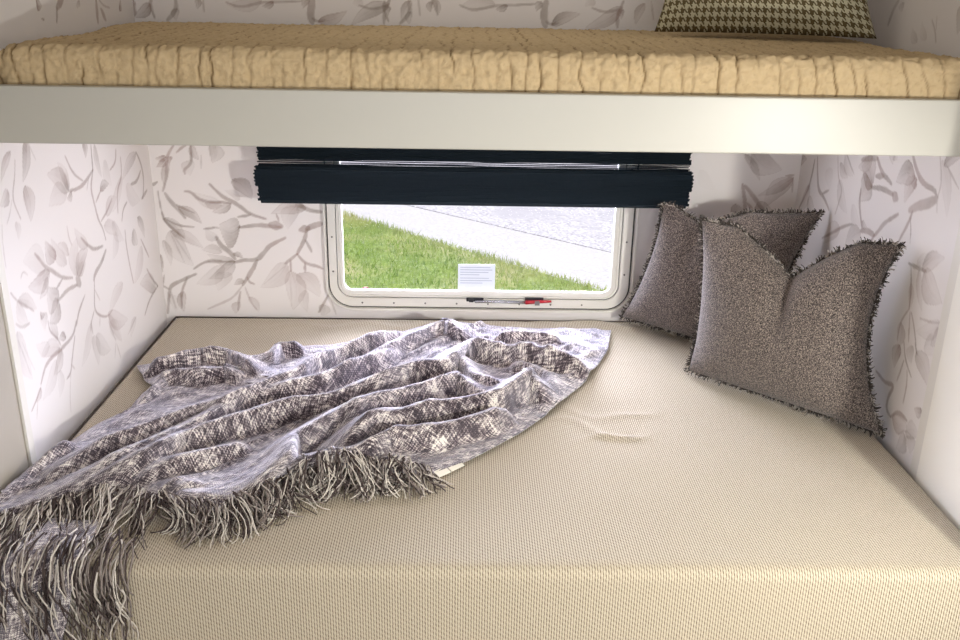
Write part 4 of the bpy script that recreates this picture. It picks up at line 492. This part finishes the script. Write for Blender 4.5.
def slab(name, X, Y, r, ztop, bottom, st, stf, disp, m, parent=None, drops=None):
    dx0, dx1, dy0, dy1 = drops
    us, xs, ux, nx = axis(X[0], X[1], r, dx0, dx1, st[0], stf); vs, ys, vy, ny = axis(Y[0], Y[1], r, dy0, dy1, st[1], stf)
    U, Vv = np.meshgrid(us, vs, indexing='ij'); PX, PY = np.meshgrid(xs, ys, indexing='ij'); DX, DY = np.meshgrid(ux, vy, indexing='ij'); NX, NY = np.meshgrid(nx, ny, indexing='ij')
    D, ink = disp(U, Vv)
    NZ = np.sqrt(np.clip(1-NX**2-NY**2, 0.0, 1)); L = np.sqrt(NX**2+NY**2+NZ**2)
    Zt = np.maximum(ztop-DX-DY, bottom)
    P = np.stack([PX+NX/L*D, PY+NY/L*D, Zt+NZ/L*D], -1).reshape(-1, 3)
    n, mm = U.shape
    F = grid_faces(n, mm)
    # closed underside
    V = list(map(tuple, P)); F = [tuple(f) for f in F]
    rim = [i*mm for i in range(n)]+[(n-1)*mm+j for j in range(1, mm)]+[i*mm+mm-1 for i in range(n-2, -1, -1)]+[j for j in range(mm-2, 0, -1)]
    F.append(tuple(rim))
    o = mesh(name, V, F, m, parent, True, uv=np.stack([U.ravel(), Vv.ravel()], 1))
    if ink is not None:
        at = o.data.attributes.new('ink', 'FLOAT', 'POINT'); at.data.foreach_set('value', ink.ravel().astype(np.float32))
    return o

# lower bed
setting('trim_5', [(XL+.02, XR-.02, 1.45, YB-.01, 0, .272)], GREYP, 'built-in base under the lower bed', 'bed base')
def d_bed(u, v):
    d = .0035*fbm(u*3.1, v*3.1, 2, 4)+.0016*fbm(u*11, v*11, 2, 8)
    for x, y, a, L, w, h in ((.30, 1.98, -.5, .10, .012, .006), (.36, 1.93, .3, .08, .010, .005), (.27, 2.07, -.35, .12, .016, .004), (.42, 2.05, .5, .07, .012, .004), (.20, 2.44, -.1, .22, .02, .004), (-.25, 2.66, .05, .3, .02, .005), (.45, 2.69, -.15, .2, .02, .006)):
        c, s = math.cos(a), math.sin(a); p = (u-x)*c+(v-y)*s; q = -(u-x)*s+(v-y)*c
        d = d+h*np.exp(-(p/L)**2-((q+.02*np.sin(p*30))/w)**2)
    return d, None
bed = slab('mattress', (XL+.032, XR-.016), (1.410, YB-.018), .022, ZB, .274, (.010, .010), .006, d_bed, WAFFLE, drops=(.10, .10, .224, .10))
tag(bed, 'wide lower mattress in a cream basketweave cover below the window', 'mattress')

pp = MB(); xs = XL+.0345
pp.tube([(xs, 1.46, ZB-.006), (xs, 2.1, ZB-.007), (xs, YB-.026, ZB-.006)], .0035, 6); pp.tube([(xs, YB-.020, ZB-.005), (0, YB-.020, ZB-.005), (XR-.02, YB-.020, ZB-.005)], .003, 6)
pp.build('seam_shadow', plain('dark_brown_seam_shadow', (66, 56, 50), .8), bed, True)  # dark tube standing in for the seam shadow along left and back edges

# upper bunk
ub = empty('upper_bunk', (.035, YP, 1.2)); tag(ub, 'built-in upper bunk with a broad cream front board', 'bunk bed')
b = MB(); b.box(-.985, XR+.002, YP-.040, YP-.014, 1.2016, 1.307); bevel(b.build('front_board', WHITE, ub), .003, 3)
b = MB(); b.box(XL+.004, XR-.004, YP-.013, YB-.006, 1.262, 1.288); b.build('platform', WOODM, ub)
seams = []; x = -1.1
rr = random.Random(5)
while x < 1.2: seams.append((x, rr.uniform(.5, 1.2), rr.uniform(0, 50))); x += rr.choice((.022, .026, .034, .038, .042))
def d_quilt(u, v):
    d = np.zeros_like(u); ink = np.zeros_like(u)
    uu = u+.035*fbm(v*7+3, u*1.2, 2, 21)*1.0
    for k, (x, a, sd) in enumerate(seams):
        w = (vnoise(v*26+sd, v*0+k, 31)-.5)*.009+(vnoise(v*70+sd, v*0+k, 32)-.5)*.004
        g = np.exp(-((uu-x-w)/.0021)**2); st = a*np.clip(1.9*vnoise(v*20+sd, v*0+k, 33)-.15, 0, 1.3)
        d -= g*.0028*st; ink = np.maximum(ink, np.clip(g*st*.8, 0, .9))
    d += .0075*fbm(u*95, v*80, 3, 41)+.0075*(np.abs(fbm(u*52+9, v*48, 2, 47))*-2+.25)
    g = np.exp(-(fbm(u*38, v*52+5, 2, 51)/.02)**2); d -= g*.0018; ink = np.maximum(ink, g*.2)
    d += .006*fbm(u*6, v*6, 2, 61)
    d -= .040*sst((-.835-u)/.09)*sst((2.5-v)/.5)+.020*sst((u-.93)/.06)*sst((2.5-v)/.5)
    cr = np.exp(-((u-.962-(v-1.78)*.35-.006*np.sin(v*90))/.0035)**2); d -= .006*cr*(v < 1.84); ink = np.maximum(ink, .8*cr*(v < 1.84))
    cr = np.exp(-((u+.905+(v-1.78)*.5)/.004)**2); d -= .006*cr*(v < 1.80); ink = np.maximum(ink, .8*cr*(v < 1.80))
    return d, ink
q = slab('quilted_mattress', (XL+.012, XR-.014), (1.774, YB-.014), .026, ZU, 1.290, (.0032, .0070), .0032, d_quilt, QUILT, drops=(.086, .086, .088, .05))
tag(q, 'thin mattress under a tan crinkled quilt on the upper bunk', 'mattress')

# ------------------------------------------------------------------ cushions
def cushion(name, BL, BR, TR, TL, T, dip, u0, wd, label, m, ear=(.06, .06), N=60, seed=0, uvs=None, group=None, groove=.65, flop=0):
    BL, BR, TR, TL = map(np.array, (BL, BR, TR, TL))
    base = (BL+BR)/2
    root = empty(name, tuple(base))
    U, V = np.meshgrid(np.linspace(-1, 1, N), np.linspace(-1, 1, N), indexing='ij')
    nrm = np.cross((BR-BL)+(TR-TL), (TL-BL)+(TR-BR)); nrm = nrm/np.linalg.norm(nrm)     # faces the viewer's side
    right = (BR-BL)/np.linalg.norm(BR-BL); up = (TL+TR-BL-BR); up = up/np.linalg.norm(up)
    def pos(u, v, side):
        cu = u*(1-np.where(u < 0, ear[0], ear[1])*(1-v**2)); cv = v*(1-.05*(1-u**2)*np.where(v < 0, .35, 1))
        a = (cu+1)/2; c = (cv+1)/2
        P = (1-a)[..., None]*(1-c)[..., None]*BL+a[..., None]*(1-c)[..., None]*BR+a[..., None]*c[..., None]*TR+(1-a)[..., None]*c[..., None]*TL
        t = T*((1-np.abs(u)**2.6)*(1-np.abs(v)**2.4))**.55
        vc = np.clip((v+.35)/1.35, 0, 1)
        vee = np.clip(1-np.abs(u-u0)/wd, 0, 1)
        k = (vee*.7+.3*vee**2)*vc**1.6
        P = P-up*(dip*k)[..., None]
        t = t*(1-groove*np.exp(-((u-u0)/.13)**2)*vc)
        t = t*(1-.12*(v > 0)*v)
        wr = .006*fbm(u*2.2+seed, v*2.2, 2, 70+seed)+.0035*np.exp(-((np.abs(u)+np.abs(v)-1.55)/.12)**2)*np.sin(6*(u-v)+seed)
        t = t+wr*np.clip(t/T*2, 0, 1)
        # flop the ears a little
        P = P+nrm*(flop*vc*np.clip(np.abs(u)-.55, 0, 1)/.45)[..., None]
        return P+side*nrm*t[..., None]
    F1 = pos(U, V, 1.0); F2 = pos(U, V, -1.0)
    idx = -np.ones((N, N), int); verts = list(map(tuple, F1.reshape(-1, 3))); back = np.empty((N, N), int)
    for i in range(N):
        for j in range(N):
            if i in (0, N-1) or j in (0, N-1): back[i, j] = i*N+j
            else: back[i, j] = len(verts); verts.append(tuple(F2[i, j]))
    faces = [tuple(f) for f in grid_faces(N, N)]
    for i in range(N-1):
        for j in range(N-1): faces.append((back[i, j], back[i, j+1], back[i+1, j+1], back[i+1, j]))
    w = np.linalg.norm(BR-BL); hgt = np.linalg.norm(TL-BL)
    uv = np.zeros((len(verts), 2)); uv[:N*N, 0] = ((U+1)/2*w*1.08).ravel(); uv[:N*N, 1] = ((V+1)/2*hgt*1.08).ravel()
    for i in range(N):
        for j in range(N): uv[back[i, j]] = uv[i*N+j]
    zmin = min(p[2] for p in verts)
    o = mesh('cushion_cover', verts, faces, m, root, True, uv=uv)
    if group: root['group'] = group
    tag(root, label, 'pillow')
    return root, o, pos, nrm, right, up

def frays(root, pos, nrm, n, seed, L=(.006, .0125)):
    rg = np.random.default_rng(seed); b = MB()
    cen = pos(np.array([0.]), np.array([0.]), 0.)[0]
    for k in range(n):
        e = rg.integers(4); t = rg.uniform(-1, 1); c = 1.0
        u, v = ((t, 1), (t, -1), (-1, t), (1, t))[e]
        p = pos(np.array([float(u)]), np.array([float(v)]), 0.)[0]
        p2 = pos(np.array([u*.94]), np.array([v*.94]), 0.)[0]
        d = p-p2; d = d/(np.linalg.norm(d)+1e-9)
        tang = np.cross(nrm, d)
        l = rg.uniform(*L)
        a = d*rg.uniform(.5, 1)+nrm*rg.uniform(-.55, .75)+tang*rg.uniform(-.8, .8); a /= np.linalg.norm(a)
        cu = (nrm*rg.uniform(-1, 1)+tang*rg.uniform(-1, 1))*1.5
        pts = [p-d*.003, p+a*l*.45+cu*l*.10, p+a*l*.8+cu*l*.32, p+a*l*.95+cu*l*.6]
        pts = [(x, y, max(z, ZB+.004)) for x, y, z in pts]
        b.tube(pts, rg.uniform(.0012, .0020), 4, mi=int(rg.random() < .30), taper=.4)
    o = b.build('frayed_edge', [FRAY, FRAYL], root); o['kind'] = 'stuff'
    return o

p1 = cushion('throw_pillow', (.612, 2.300, .516), (.990, 1.930, .514), (.982, 1.985, .962), (.606, 2.300, .938), .088, .105, .02, .62,
             'charcoal woven throw pillow with frayed edges, nearest and leaning in front of its twin', TWEED, seed=1, group='charcoal throw pillows on the lower bed', ear=(.10, .22))
frays(p1[0], p1[2], p1[3], 1700, 5)
p2 = cushion('throw_pillow', (.492, 2.690, .528), (.830, 2.345, .530), (.985, 2.475, .918), (.560, 2.545, .920), .080, .055, -.38, .5,
             'charcoal woven throw pillow in the back corner by the window, half hidden behind another', TWEED, seed=2, group='charcoal throw pillows on the lower bed', ear=(.10, .12), groove=.2)
frays(p2[0], p2[2], p2[3], 1700, 6)
p3 = cushion('houndstooth_pillow', (.468, 2.40, ZU+.012), (.958, 2.235, ZU+.012), (.94, 2.37, ZU+.42), (.50, 2.52, ZU+.42), .085, .06, 0, .6,
             'olive and cream houndstooth pillow standing on the upper bunk', HOUND, seed=3, ear=(.12, .12))

# ------------------------------------------------------------------ throw blanket
RX = .022
def surf(x, yy, h):
    """point at height h above the cover; yy runs back along the bed and on down its front face"""
    x, yy, h = map(np.asarray, (x, yy, h))
    s = 1.410+RX-yy; q = RX*PI/2; a = np.clip(s/RX, 0, PI/2)
    y = np.where(s <= 0, yy, 1.410+RX-RX*np.sin(a)); z = ZB-RX*(1-np.cos(a))-np.clip(s-q, 0, None)
    return np.stack([x+0*y, y-np.sin(a)*h, z+np.cos(a)*h], -1)

def smooth_line(P, n):
    P = np.asarray(P, float); d = np.r_[0, np.cumsum(np.hypot(*np.diff(P, axis=0).T))]; t = np.linspace(0, d[-1], n)
    Q = np.stack([np.interp(t, d, P[:, k]) for k in (0, 1)], 1)
    for _ in range(max(1, n//60)):
        Q[1:-1] = .25*Q[:-2]+.5*Q[1:-1]+.25*Q[2:]
    return Q

def ridge_height(X, Y):
    acc = np.zeros_like(X); lean = np.zeros(X.shape+(2,))
    for h, c in RIDGES:
        P = np.array(c).reshape(-1, 2)
        if P[-1, 0] < P[0, 0]: P = P[::-1]
        P = smooth_line(P, max(12, 5*len(P)))
        seg = np.hypot(*np.diff(P, axis=0).T); cum = np.r_[0, np.cumsum(seg)]; tot = cum[-1]
        best = np.full(X.shape, 9.); sg = np.zeros_like(X); tt = np.zeros_like(X); nd = np.zeros(X.shape+(2,))
        for i in range(len(P)-1):
            e = P[i+1]-P[i]; L2 = max((e**2).sum(), 1e-12); t = np.clip(((X-P[i, 0])*e[0]+(Y-P[i, 1])*e[1])/L2, 0, 1)
            dx = X-P[i, 0]-t*e[0]; dy = Y-P[i, 1]-t*e[1]; d = np.hypot(dx, dy); k = d < best
            best = np.where(k, d, best); sg = np.where(k, np.sign(e[0]*dy-e[1]*dx), sg); tt = np.where(k, (cum[i]+t*seg[i])/tot, tt)
            n = np.array([e[1], -e[0]])/math.sqrt(L2)
            nd[k] = n
        h = h*1.38; wf = .011+.19*h; wb = .022+.38*h
        w = np.where(sg < 0, wf, wb)
        taper = np.clip(np.minimum(tt/.14, (1-tt)/.14), 0, 1)**.6*.85+.15
        f = h*taper*np.where(sg < 0, np.exp(-(best/w)**2.4), np.exp(-(best/w)**1.7))
        acc = acc+f**3
        lean = lean+nd*(f**3)[..., None]
    H = acc**(1/3)
    lean = lean/(acc[..., None]+1e-9)
    return H, lean

NS, NT = 300, 210
cT = smooth_line(EDGE_T, NS); cF = smooth_line(EDGE_F[::-1], NS); cL = smooth_line(EDGE_L, NT); cR = smooth_line(EDGE_R, NT)
s = np.linspace(0, 1, NS)[:, None, None]; t = np.linspace(0, 1, NT)[None, :, None]
C = (1-t)*cT[:, None]+t*cF[:, None]+(1-s)*cL[None]+s*cR[None]-((1-s)*(1-t)*cT[0]+s*(1-t)*cT[-1]+(1-s)*t*cF[0]+s*t*cF[-1])
X, Y = C[..., 0], C[..., 1]
H, lean = ridge_height(X, Y)
sv, tv = s[..., 0]+0*t[..., 0], t[..., 0]+0*s[..., 0]
edge = sst(np.minimum.reduce([sv/.03, (1-sv)/.03, tv/.03, (1-tv)/.05]))
H = H*(.45+.55*edge)*((.22+.48*sst((sv-.38)/.2))*(1-sst((1-tv)/.16))+sst((1-tv)/.16))
par = X*.63+Y*.77; per = X*.77-Y*.63
rid = (1-np.abs(2*vnoise(per*13+.6*np.sin(par*5), par*2.6, 83)-1))**2.2+.6*(1-np.abs(2*vnoise(per*27+4, par*5, 84)-1))**2
small = .014*rid*(.4+vnoise(X*5, Y*5, 86))+.006*fbm(X*16+Y*6, Y*22, 3, 81)+.005*fbm(X*40, Y*60, 2, 85)
bundle = np.exp(-((X+.28)/.10)**2-((Y-1.74)/.05)**2)*.012
H = np.maximum(.009+H+small*(.25+.75*edge)+bundle, .010)
X2 = X+lean[..., 0]*H*.32; Y2 = Y+lean[..., 1]*H*.32
X2 = np.maximum(X2, XL+.022)
PB = surf(X2, Y2, H)
uv = np.stack([(sv*1.45+.02*H).ravel(), (tv*1.15).ravel()], 1)
throw = empty('throw_blanket', (-.4, 1.9, ZB)); tag(throw, 'rumpled plum-grey and cream woven throw blanket with yarn fringe lying on the lower bed', 'blanket')
cloth = mesh('cloth', PB.reshape(-1, 3), grid_faces(NS, NT, flip=True), THROW, throw, True, uv=uv)
sm = cloth.modifiers.new('thick', 'SOLIDIFY'); sm.thickness = .0035; sm.offset = -1
# the tail that hangs down the front of the bed
n, m_ = 90, 70
a, c = np.meshgrid(np.linspace(0, 1, n), np.linspace(0, 1, m_), indexing='ij')
tx = -.915+(.225-.06*c)*a+.02*np.sin(c*4); ty = 1.54-.37*c
th = .010+.014*(np.sin(a*13+c*2.5)+1)*.5*(.4+c)+.008*fbm(a*5, c*5, 2, 91)
tail = mesh('hanging_end', surf(np.maximum(tx, XL+.02), ty, np.maximum(th, .010)).reshape(-1, 3), grid_faces(n, m_), THROW, throw, True, uv=np.stack([(a*.3+2).ravel(), (c*.4+a*.06).ravel()], 1))
sm = tail.modifiers.new('thick', 'SOLIDIFY'); sm.thickness = .0035; sm.offset = -1
# fringe
rg = np.random.default_rng(23); b = MB()
front = np.stack([X2[:, -1], Y2[:, -1]], 1)[::-1]; hfront = H[:, -1][::-1]                 # from the right-hand corner leftwards
def strand(i, L, dirx, diry, curl, lift, mi, rad, drop=1.0):
    x, y = front[i]; h0 = hfront[i]+lift; ang = math.atan2(diry, dirx); st = L/9; pts = []
    ph = rg.uniform(0, 6.28); wv = rg.uniform(.15, .6)
    for k in range(10):
        f = k/9
        h = max(h0*(1-f)**1.3*drop+.004+lift*.6*math.sin(f*PI)+.004*math.sin(ph+f*7), .006)
        pts.append(tuple(surf(max(x, XL+.02), y, h)))
        aa = ang+curl*f*f+wv*math.sin(ph+f*8)
        x += math.cos(aa)*st; y += math.sin(aa)*st
    b.tube(pts, rad, 4, mi=mi, taper=.25)
nf = len(front)
clump = [(int(c), rg.uniform(-1, 1), rg.uniform(-1, 1), rg.uniform(.75, 1.25), rg.uniform(0, 1)) for c in np.linspace(3, nf-4, 96)]
for k in range(900):
    ci, ca, cb, cl, cz = clump[int(rg.integers(len(clump)))]
    i = int(np.clip(ci+rg.integers(-3, 4), 2, nf-3)); x, y = front[i]
    mi = int(rg.choice([0, 0, 1, 2], p=[.22, .14, .36, .28])); rad = rg.uniform(.0011, .0019)
    if x < -.60:
        strand(i, cl*rg.uniform(.11, .17), .3*ca-.05+rg.uniform(-.1, .1), -1, .5*cb+rg.uniform(-.2, .2), .012*cz+rg.uniform(.0, .006), mi, rad)
    elif x < -.36:
        strand(i, cl*rg.uniform(.07, .11), .35+.6*ca+rg.uniform(-.15, .15), -.8, 2.6*cb+rg.uniform(-.5, .5), .020*cz+rg.uniform(0, .008), mi, rad)
    else:
        strand(i, cl*rg.uniform(.07, .11), .7*ca+rg.uniform(-.2, .2), -1, 4.6*cb+rg.uniform(-.8, .8), .034*cz+rg.uniform(0, .010), mi, rad)
for k in range(230):
    x0 = rg.uniform(-.925, -.60); y0 = rg.uniform(1.37, 1.50)-.10*max(0, x0+.72); L = rg.uniform(.12, .27) if x0 < -.70 else rg.uniform(.08, .16)
    ph = rg.uniform(0, 6.28); wv = rg.uniform(.10, .45); x, y = x0, y0; st = L/10; pts = []; hh = rg.uniform(.018, .032)
    for q in range(11):
        f = q/10; h = max(hh*(1-.45*f)+.004*math.sin(ph+f*8), .008)
        pts.append(tuple(surf(max(x, XL+.02), y, h)))
        aa = -PI/2+.15*math.sin(ph*2)+wv*math.sin(ph+f*7); x += math.cos(aa)*st; y += math.sin(aa)*st
    b.tube(pts, rg.uniform(.0012, .0021), 4, mi=int(rg.choice([0, 1, 2], p=[.24, .42, .34])), taper=.25)
fo = b.build('fringe', [FR_L, FR_D, FR_M], throw, True); fo['kind'] = 'stuff'
# care label sewn to the edge
b = MB()
e0, e1 = np.array([-.058, 1.740]), np.array([-.004, 1.793]); nn = np.array([.7, -.72])
for k0, k1 in ((0, .45), (.5, 1.0)):
    A, B_ = e0+(e1-e0)*k0, e0+(e1-e0)*k1
    q = [tuple(surf(*(A-nn*.004), .012)), tuple(surf(*(B_-nn*.004), .012)), tuple(surf(*(B_+nn*.014), .006)), tuple(surf(*(A+nn*.014), .006))]
    b.add(q+[(x, y, z-.001) for x, y, z in q], [(0, 3, 2, 1), (4, 5, 6, 7), (0, 1, 5, 4), (1, 2, 6, 5), (2, 3, 7, 6), (3, 0, 4, 7)])
lb = b.build('care_label', plain('satin_label', (226, 220, 206), .5), throw); lb['label'] = 'cream cloth care label'

# ------------------------------------------------------------------ outside
GZ = -.75
def ground(name, poly, m, z, label, cat):
    v = [(x, y, z) for x, y in poly]+[(x, y, z-.1) for x, y in poly]; n = len(poly)
    f = [tuple(range(n)), tuple(range(2*n-1, n-1, -1))]+[(k, n+k, n+(k+1) % n, (k+1) % n) for k in range(n)]
    return tag(mesh(name, v, f, m), label, cat, kind='structure')
d1 = np.array([2.282, -2.340]); a1 = np.array([-1.217, 9.176]); d2 = np.array([2.019, -1.821]); a2 = np.array([-.698, 9.748])
L1a, L1b = a1-d1*4, a1+d1*2.4; L2a, L2b = a2-d2*5, a2+d2*3.2
ground('lawn', [(-14, 3.2), tuple(L1b*0+np.array([L1b[0], 3.2])), tuple(L1b), tuple(L1a), (-14, L1a[1])], LAWN, GZ, 'sunlit green lawn outside the window', 'lawn')
ground('pavement', [tuple(L1a), tuple(L1b), tuple(L2b), tuple(L2a)], PAVE, GZ-.01, 'pale concrete path beyond the lawn', 'path')
nrm2 = np.array([1.821, 2.019]); nrm2 = nrm2/np.linalg.norm(nrm2)
g2 = nrm2*.035
ground('soil', [(-14, 3), (14, 3), (14, 26), (-14, 26)], SOIL, GZ-.045, 'dark strip of soil showing between path and road', 'ground')
ground('road', [tuple(L2a+g2), tuple(L2b+g2), tuple(L2b+nrm2*16), tuple(L2a+nrm2*16)], ROAD, GZ-.012, 'speckled pale asphalt road beyond the path', 'road')
rg = np.random.default_rng(3); V = []; F = []
nb = 26000
t_ = rg.uniform(-.25, 1.2, nb); dd = rg.uniform(0, 1, nb)**1.3*3.6-.02
nl = np.array([-2.34, -2.282]); nl = nl/np.linalg.norm(nl)
bx = a1[0]+d1[0]*t_+nl[0]*dd; by = a1[1]+d1[1]*t_+nl[1]*dd
hh = rg.uniform(.02, .065, nb)*(.6+.8*vnoise(bx*3, by*3, 5)); an = rg.uniform(0, 2*PI, nb); w = rg.uniform(.003, .006, nb)
lx, ly = rg.normal(0, .02, nb), rg.normal(0, .02, nb)
P0 = np.stack([bx-np.cos(an)*w, by-np.sin(an)*w, np.full(nb, GZ)], 1); P1 = np.stack([bx+np.cos(an)*w, by+np.sin(an)*w, np.full(nb, GZ)], 1); P2 = np.stack([bx+lx, by+ly, GZ+hh], 1)
V = np.stack([P0, P1, P2], 1).reshape(-1, 3); F = np.arange(nb*3).reshape(-1, 3)
g = mesh('grass', V, F, BLADE); tag(g, 'blades of grass on the lawn seen through the window', 'grass', kind='stuff')

# ------------------------------------------------------------------ light
W = bpy.data.worlds.new('sky'); S.world = W; W.use_nodes = True
bg = W.node_tree.nodes['Background']; bg.inputs[0].default_value = (.80, .86, 1.0, 1); bg.inputs[1].default_value = SKY
def lamp(name, kind, loc, energy, color, **kw):
    l = bpy.data.lights.new(name, kind); l.energy = energy; l.color = color
    for k, v in kw.items(): setattr(l, k, v)
    o = bpy.data.objects.new(name, l); COL.objects.link(o); o.location = loc; return o
def aim(o, to): o.rotation_euler = (Vector(to)-o.location).to_track_quat('-Z', 'Y').to_euler()
s = lamp('sun', 'SUN', (0, -4, 9), SUN, (1, .96, .9), angle=.009); aim(s, (1.5, 0.5, 0))
k = lamp('reading_lamp', 'SPOT', (1.066, .40, 1.16), KEY, KEYC, shadow_soft_size=.011, spot_size=math.radians(93), spot_blend=1.0); aim(k, (.16, 2.05, .34))
k = lamp('reading_lamp_glow', 'POINT', (1.066, .40, 1.16), KEYP, KEYC, shadow_soft_size=.018)
o = lamp('ceiling_fill', 'AREA', (.3, -.5, 2.03), FILL, FILLC, shape='RECTANGLE', size=1.6, size_y=1.6)  # unseen area light added as general room fill
o = lamp('upper_bunk_fill', 'AREA', (.03, 2.25, 2.03), UPB, (1, .97, .92), shape='RECTANGLE', size=.9, size_y=.5)  # added, unseen: brightens the quilt top and the wall above it
o = lamp('end_fill', 'AREA', (.3, -2.2, 1.25), ENDF, ENDC, shape='RECTANGLE', size=1.8, size_y=1.0); aim(o, (.3, 2, 1.0))  # added fill from behind the camera, no window is built there
o = lamp('window_skylight', 'AREA', (.04, 3.25, 1.32), WIN, WINC, shape='RECTANGLE', size=1.3, size_y=.8); aim(o, (.04, 2.4, .62))
o = lamp('window_low_skylight', 'AREA', (.04, 3.6, .85), WINL, WINC, shape='RECTANGLE', size=2.0, size_y=.6); aim(o, (.04, 2.4, .70))
o = lamp('alcove_fill', 'AREA', (.03, 2.50, 1.20), ALC, ALCC, shape='RECTANGLE', size=1.25, size_y=.08); aim(o, (.03, 1.75, .60))  # unseen soft light added behind the front board to brighten the alcove

# ------------------------------------------------------------------ camera
cam = bpy.data.cameras.new('camera'); cam.sensor_width = 36; cam.lens = 921.1*36/960; cam.clip_start = .02
co = bpy.data.objects.new('camera', cam); COL.objects.link(co); S.camera = co
p, yaw, roll = .352, .019, .0177
fwd = Vector((math.sin(yaw)*math.cos(p), math.cos(yaw)*math.cos(p), -math.sin(p))); rt = Vector((math.cos(yaw), -math.sin(yaw), 0)); up = rt.cross(fwd)
r2 = math.cos(roll)*rt+math.sin(roll)*up; u2 = -math.sin(roll)*rt+math.cos(roll)*up
M = Matrix((r2, u2, -fwd)).transposed().to_4x4(); M.translation = (0, 0, 1.5); co.matrix_world = M
S.view_settings.view_transform = 'Standard'; S.view_settings.look = 'None'; S.view_settings.exposure = EXPO; S.view_settings.gamma = 1
S.view_settings.use_curve_mapping = False
S.cycles.use_denoising = True; S.cycles.max_bounces = 8; S.cycles.diffuse_bounces = 5; S.cycles.transparent_max_bounces = 8
S.cycles.sample_clamp_indirect = 8
